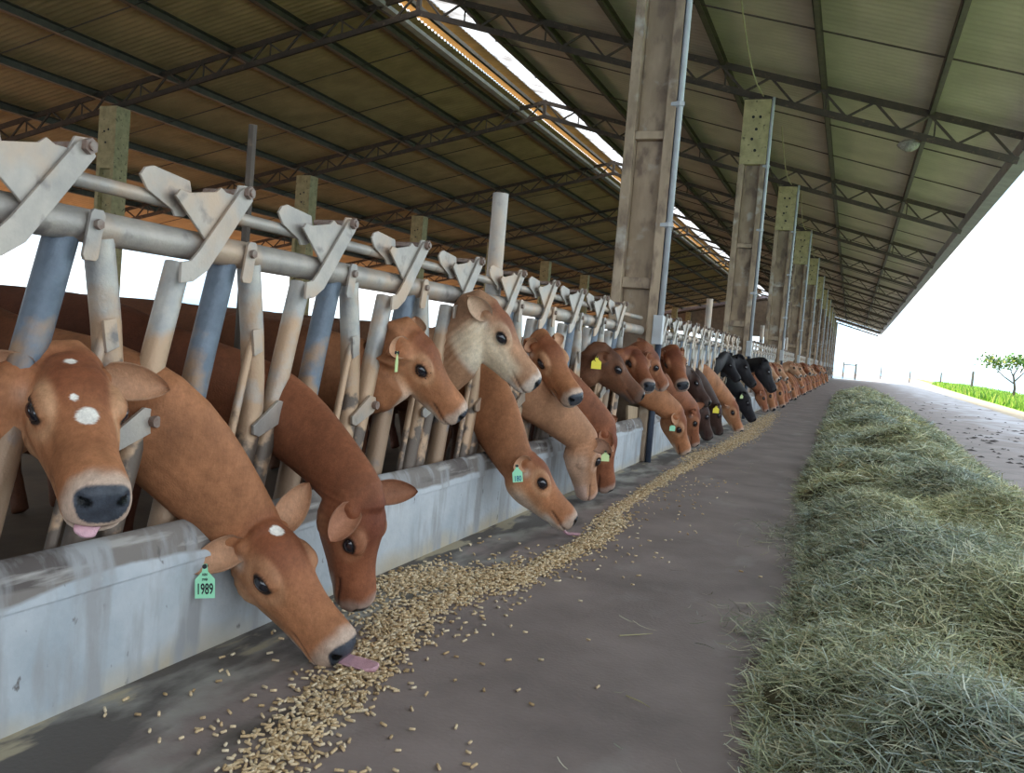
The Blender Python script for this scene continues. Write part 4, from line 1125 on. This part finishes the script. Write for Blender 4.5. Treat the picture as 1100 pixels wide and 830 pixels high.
# ------------------------------------------------------------------ feed pellets
def pellet_mesh(seed, s=1.0):
    r_ = random.Random(seed); ln = r_.uniform(.014, .026)*s; ra = .0043*s
    b = MB(); b.tube([(-ln/2-.0008,0,0),(-ln/2,0,0),(0,0,r_.uniform(-.0006,.0006)),(ln/2,0,0),(ln/2+.0008,0,0)], [ra*.7,ra,ra*1.03,ra,ra*.7], 8)
    me = b.mesh('feed_pellet'); bm_fix(me); me.materials.append(MT['pellet']); me.shade_smooth()
    return me
# trail of pellets: (x, y, spread x, spread y, count)
trail = [(-1.35,1.95,.07,.15,260),(-1.42,2.3,.06,.2,300),(-1.50,2.6,.06,.2,380),(-1.56,2.95,.07,.2,420),(-1.66,3.3,.08,.15,420),(-1.60,3.65,.05,.15,300),
 (-1.90,3.75,.10,.22,700),(-1.72,3.95,.09,.13,450),(-1.55,4.15,.09,.18,600),(-1.46,4.5,.05,.25,600),(-1.42,4.95,.05,.25,600),(-1.40,5.35,.07,.22,600),(-1.42,5.8,.06,.25,380),
 (-1.52,6.3,.05,.3,450),(-1.55,7.0,.05,.4,450),(-1.56,7.8,.06,.45,450),(-1.58,8.8,.06,.5,500),(-1.55,9.8,.07,.5,500),(-1.62,10.9,.12,.5,600),(-1.50,12.2,.10,.6,600),(-1.48,13.5,.12,.7,650),(-1.45,15,.13,.8,700),(-1.52,17,.16,1.2,800),(-1.6,19.5,.16,1.5,700)]
r_ = np.random.RandomState(21); PX = []
for (x_, y_, sx, sy, n) in trail:
    x = x_ + r_.normal(0, sx*(.85 if y_ < 4.2 else .6), n); y = y_ + r_.normal(0, sy, n)
    d2 = ((x-x_)/sx)**2 + ((y-y_)/sy)**2
    z = .006 + np.where(r_.rand(n) < .35*np.exp(-d2*.5), .010, 0)
    PX.append(np.stack([x, y, z], 1))
n = 340; yy = r_.uniform(1.9, 9, n); cx = np.interp(yy, [t[1] for t in trail], [t[0] for t in trail]); PX.append(np.stack([cx + np.abs(r_.normal(0, .30, n)) - .05, yy, np.full(n, .006)], 1))
n = 260; yy = r_.uniform(1.9, 5, n); PX.append(np.stack([r_.uniform(-2.0, -1.3, n), yy, np.full(n, .006)], 1))
PX = np.concatenate(PX); PX = PX[(PX[:,0] > KX + .02) & (PX[:,1] > 1.75)]
RWt = RW.T
def toscreen(P):
    c = (RWt @ (P - np.array((0,0,1.2))).T).T; return 550 - FPX*c[:,0]/c[:,2], 415 + FPX*c[:,1]/c[:,2]
d_ = np.linalg.norm(PX - np.array((0,0,1.2)), axis=1); sxp, syp = toscreen(PX)
vis = (sxp > 0) & (sxp < 1100) & (syp < 830)
PX = PX[np.argsort(np.where(vis, d_, d_ + 1000))]
protos = [pellet_mesh(s) for s in range(6)]
for k_, pm in enumerate(protos):
    cc = np.array([(.70,.53,.32),(.76,.61,.40),(.63,.46,.27),(.80,.67,.48),(.72,.56,.36),(.54,.39,.22)][k_])
    set_tint(pm, np.tile(cc, (len(pm.vertices), 1)))
NI = 290
def pel_where(p):
    if p[1] < 2.45: return 'near the bottom edge of the photo', 0
    if p[0] > -1.25: return 'lying loose on bare floor right of the trail', 1
    return 'beside the licking cow', 2
for k in range(NI):
    o = bpy.data.objects.new('feed_pellet', protos[k % 6]); col.objects.link(o)
    o.location = tuple(PX[k]); o.rotation_euler = (r_.normal(0,.08), r_.normal(0,.10), r_.uniform(0, 6.28))
    w_, gi = pel_where(PX[k])
    tag(o, 'small tan feed pellet ' + w_, 'feed pellet', 'feed pellets ' + w_)
rest = PX[NI:]; nr = len(rest)
pv = []; 
pm0 = [np.array([tuple(q.co) for q in pm.vertices]) for pm in protos]; pf0 = [[tuple(p.vertices) for p in pm.polygons] for pm in protos]
# simple 6-sided capped rods for the rest
n6 = 6; ang = np.arange(n6)*2*np.pi/n6
ln = r_.uniform(.007, .013, nr); ra = np.full(nr, .0044); th = r_.uniform(0, 2*np.pi, nr); ti = r_.normal(0, .15, nr)
dd = np.stack([np.cos(th)*np.cos(ti), np.sin(th)*np.cos(ti), np.sin(ti)], 1); s1 = np.stack([-np.sin(th), np.cos(th), 0*th], 1); s2 = np.cross(dd, s1)
vv = []
for e_ in (-1, 1):
    for a in ang:
        vv.append(rest + dd*(ln*e_)[:,None] + s1*(ra*math.cos(a))[:,None] + s2*(ra*math.sin(a))[:,None])
VV = np.stack(vv, 1); ii = np.arange(nr*12).reshape(nr, 12)
ff = [ii[:, [k, (k+1) % 6, 6+(k+1) % 6, 6+k]] for k in range(6)] + [ii[:, [3,2,1,0]], ii[:, [5,4,3,0]], ii[:, [6,7,8,9]], ii[:, [6,9,10,11]]]
cc = np.array([(.70,.53,.32),(.76,.61,.40),(.63,.46,.27),(.80,.67,.48),(.72,.56,.36),(.50,.35,.19)])[r_.randint(0,6,nr)]*r_.uniform(.85,1.1,nr)[:,None]
o = fast_mesh('feed_pellets', VV.reshape(-1,3), np.concatenate(ff), np.repeat(cc[:,None],12,1).reshape(-1,3), MT['pellet'])
tag(o, 'winding trail of tan feed pellets along the foot of the kerb', 'feed pellets', kind='stuff')
# single long straws on the bare floor
for (a, b_, h) in [((-.14,3.15,.03),(-.05,3.42,.26),.1), ((-.80,3.62,.006),(-.68,3.72,.01),.02), ((-.62,3.0,.006),(-.52,2.93,.012),.01)]:
    a = np.array(a); b_ = np.array(b_); o = MB().tube([a, (a+b_)/2 + np.array((.01,0,h*.1)), b_], [.0028,.0025,.0012], 5).build('straw_stalk', MT['rope'])
    tag(o, 'single long pale straw stalk ' + ('sticking up from the near edge of the hay' if h > .05 else 'lying on the bare floor, farther one' if h > .015 else 'lying on the bare floor, nearer one'), 'straw')
# dark droppings on the road
db = MB(); r2 = random.Random(3)
for k in range(260):
    y = r2.uniform(9, 46)**1.0; x = r2.uniform(2.0, min(5.2, 2.2 + y*.14)); s_ = r2.choice([.012,.02,.03,.05,.08])*r2.uniform(.7,1.3)
    if r2.random() < .7: y = r2.gauss(17, 5); x = r2.uniform(2.2, 5.1)
    if y < 8: continue
    n_ = 9; ring = [(x + s_*r2.uniform(.6,1.4)*math.cos(2*math.pi*j/n_), y + 1.5*s_*r2.uniform(.6,1.4)*math.sin(2*math.pi*j/n_), .0) for j in range(n_)]
    cen = (x, y, .015 + s_*.12)
    db.add(ring + [cen], [(j, (j+1) % n_, n_) for j in range(n_)])
o = db.build('droppings', MT['dung']); tag(o, 'dark dried dung crumbs scattered over the road beyond the hay', 'dung', kind='stuff')

# ------------------------------------------------------------------ grass blades, tree, fence posts
r_ = np.random.RandomState(4); n = 26000
y = 25 + 120*r_.rand(n)**1.4; gx = np.interp(y, ry, g0); x = gx + .1 + r_.rand(n)**1.2*(3.4 + .01*y)
z = np.full(n, .03) - (x-gx)*.015
hgt = r_.uniform(.15, .55, n)*(1 + .25*np.sin(x*2.1+y*.7)); th = r_.uniform(0, 6.28, n); w_ = .012 + .0012*y
tv = np.stack([np.stack([x - w_*np.cos(th), y - w_*np.sin(th), z], 1), np.stack([x + w_*np.cos(th), y + w_*np.sin(th), z], 1), np.stack([x + hgt*.3*np.cos(th*3), y, z + hgt], 1)], 1)
gc = np.array([(.26,.50,.06),(.38,.58,.10),(.18,.36,.05),(.50,.62,.14),(.10,.24,.05)])[r_.randint(0,5,n)]
o = fast_mesh('grass', tv.reshape(-1,3), np.arange(n*3).reshape(n,3), np.repeat(gc[:,None],3,1).reshape(-1,3), MT['hay'])
tag(o, 'bright green grass growing on the bank beyond the road', 'grass', kind='stuff')
def ground_px(px, py, z=0):
    d = RW @ np.array([px-550, -(py-415), -FPX]); t = (z-1.2)/d[2]; return np.array((0,0,1.2)) + t*d
# young tree
tx, ty = 9.4, 62.0
t = empty('young_tree', (tx, ty, 0)); tag(t, 'small young tree with loose green crown at the right photo edge', 'tree')
tb = MB(); tb.tube([(0,0,0),(.1,0,.9),(-.05,0,1.7)], [.09,.07,.05], 7)
brs = [((.0,0,1.2),(-1.2,.1,2.2)),((.0,0,1.5),(-.4,.2,2.6)),((.02,0,1.3),(1.0,0,2.7)),((.3,0,1.9),(1.2,.3,3.8)),((-.05,0,1.7),(.3,0,2.7))]
for a, b_ in brs: tb.tube([a, ((a[0]+b_[0])/2,(a[1]+b_[1])/2,(a[2]+b_[2])/2-.1), b_], [.045,.03,.012], 6)
tb.build('trunk', MT['bark'], t)
r_ = np.random.RandomState(8)
cents = [(-1.4,2.5,.55,170),(-.8,2.3,.5,150),(-.2,2.6,.5,160),(.5,2.6,.6,220),(1.2,2.7,.7,260),(1.1,3.5,.5,150),(1.6,3.9,.45,120),(.8,4.3,.2,14),(.6,5.2,.12,8),(1.9,3.0,.6,200)]
lv = []
for (cx_, cz_, rr_, n) in cents:
    p = r_.normal(0, rr_*.5, (n, 3))*np.array((1,1,.7)) + np.array((cx_, 0, cz_)); a = r_.normal(0,1,(n,3)); a /= np.linalg.norm(a,axis=1)[:,None]; b2 = np.cross(a, r_.normal(0,1,(n,3))); b2 /= np.linalg.norm(b2,axis=1)[:,None]
    s_ = r_.uniform(.07,.15,(n,1)); lv.append(np.stack([p - a*s_, p + b2*s_*.5, p + a*s_, p - b2*s_*.5], 1))
lv = np.concatenate(lv); n = len(lv)
cc = np.array([(.10,.22,.07),(.18,.32,.08),(.08,.16,.08),(.30,.32,.07)])[r_.randint(0,4,n)]
o = fast_mesh('crown', lv.reshape(-1,3), np.arange(n*4).reshape(n,4), np.repeat(cc[:,None],4,1).reshape(-1,3), MT['hay']); o.parent = t
# boundary fence posts
for k, (px, py, h, w_, lab) in enumerate([(1043.5,416,1.5,.14,'thick weathered fence post standing in the grass left of the young tree'), (1010,411,1.2,.10,'thin grey fence post on the grass horizon, second left of the tree'), (977,406.5,1.1,.10,'tiny fence post where the grass bank begins'), (946,402,1.3,.10,'lone pale post on the horizon at the end of the road')]):
    Y_ = [105, 125, 150, 170][k]; d = RW @ np.array([px-550, -(py-415), -FPX]); t_ = Y_/d[1]; p = np.array((0,0,1.2)) + t_*d
    o = MB().tube([(p[0],p[1],-.6),(p[0]+.02,p[1],max(.6,p[2])+h)], [w_,w_*.85], 7).build('fence_post', MT['wood_post']); tag(o, lab, 'fence post', 'fence posts by the road')
gt = empty('field_gate', (-.9, 119, 0)); tag(gt, 'simple rail gate with dark post at the far end of the barn', 'gate')
MB().box(-.07,.07,-.07,.07,0,2.1).build('gate_post', MT['wood_post'], gt); MB().box(1.35,1.55,-.07,.07,0,2.0).build('gate_post', MT['wood_post'], gt)
MB().box(0,1.4,-.03,.03,1.75,1.87).build('gate_rail', MT['wood_post'], gt)
# spilled hay at the far kerb end
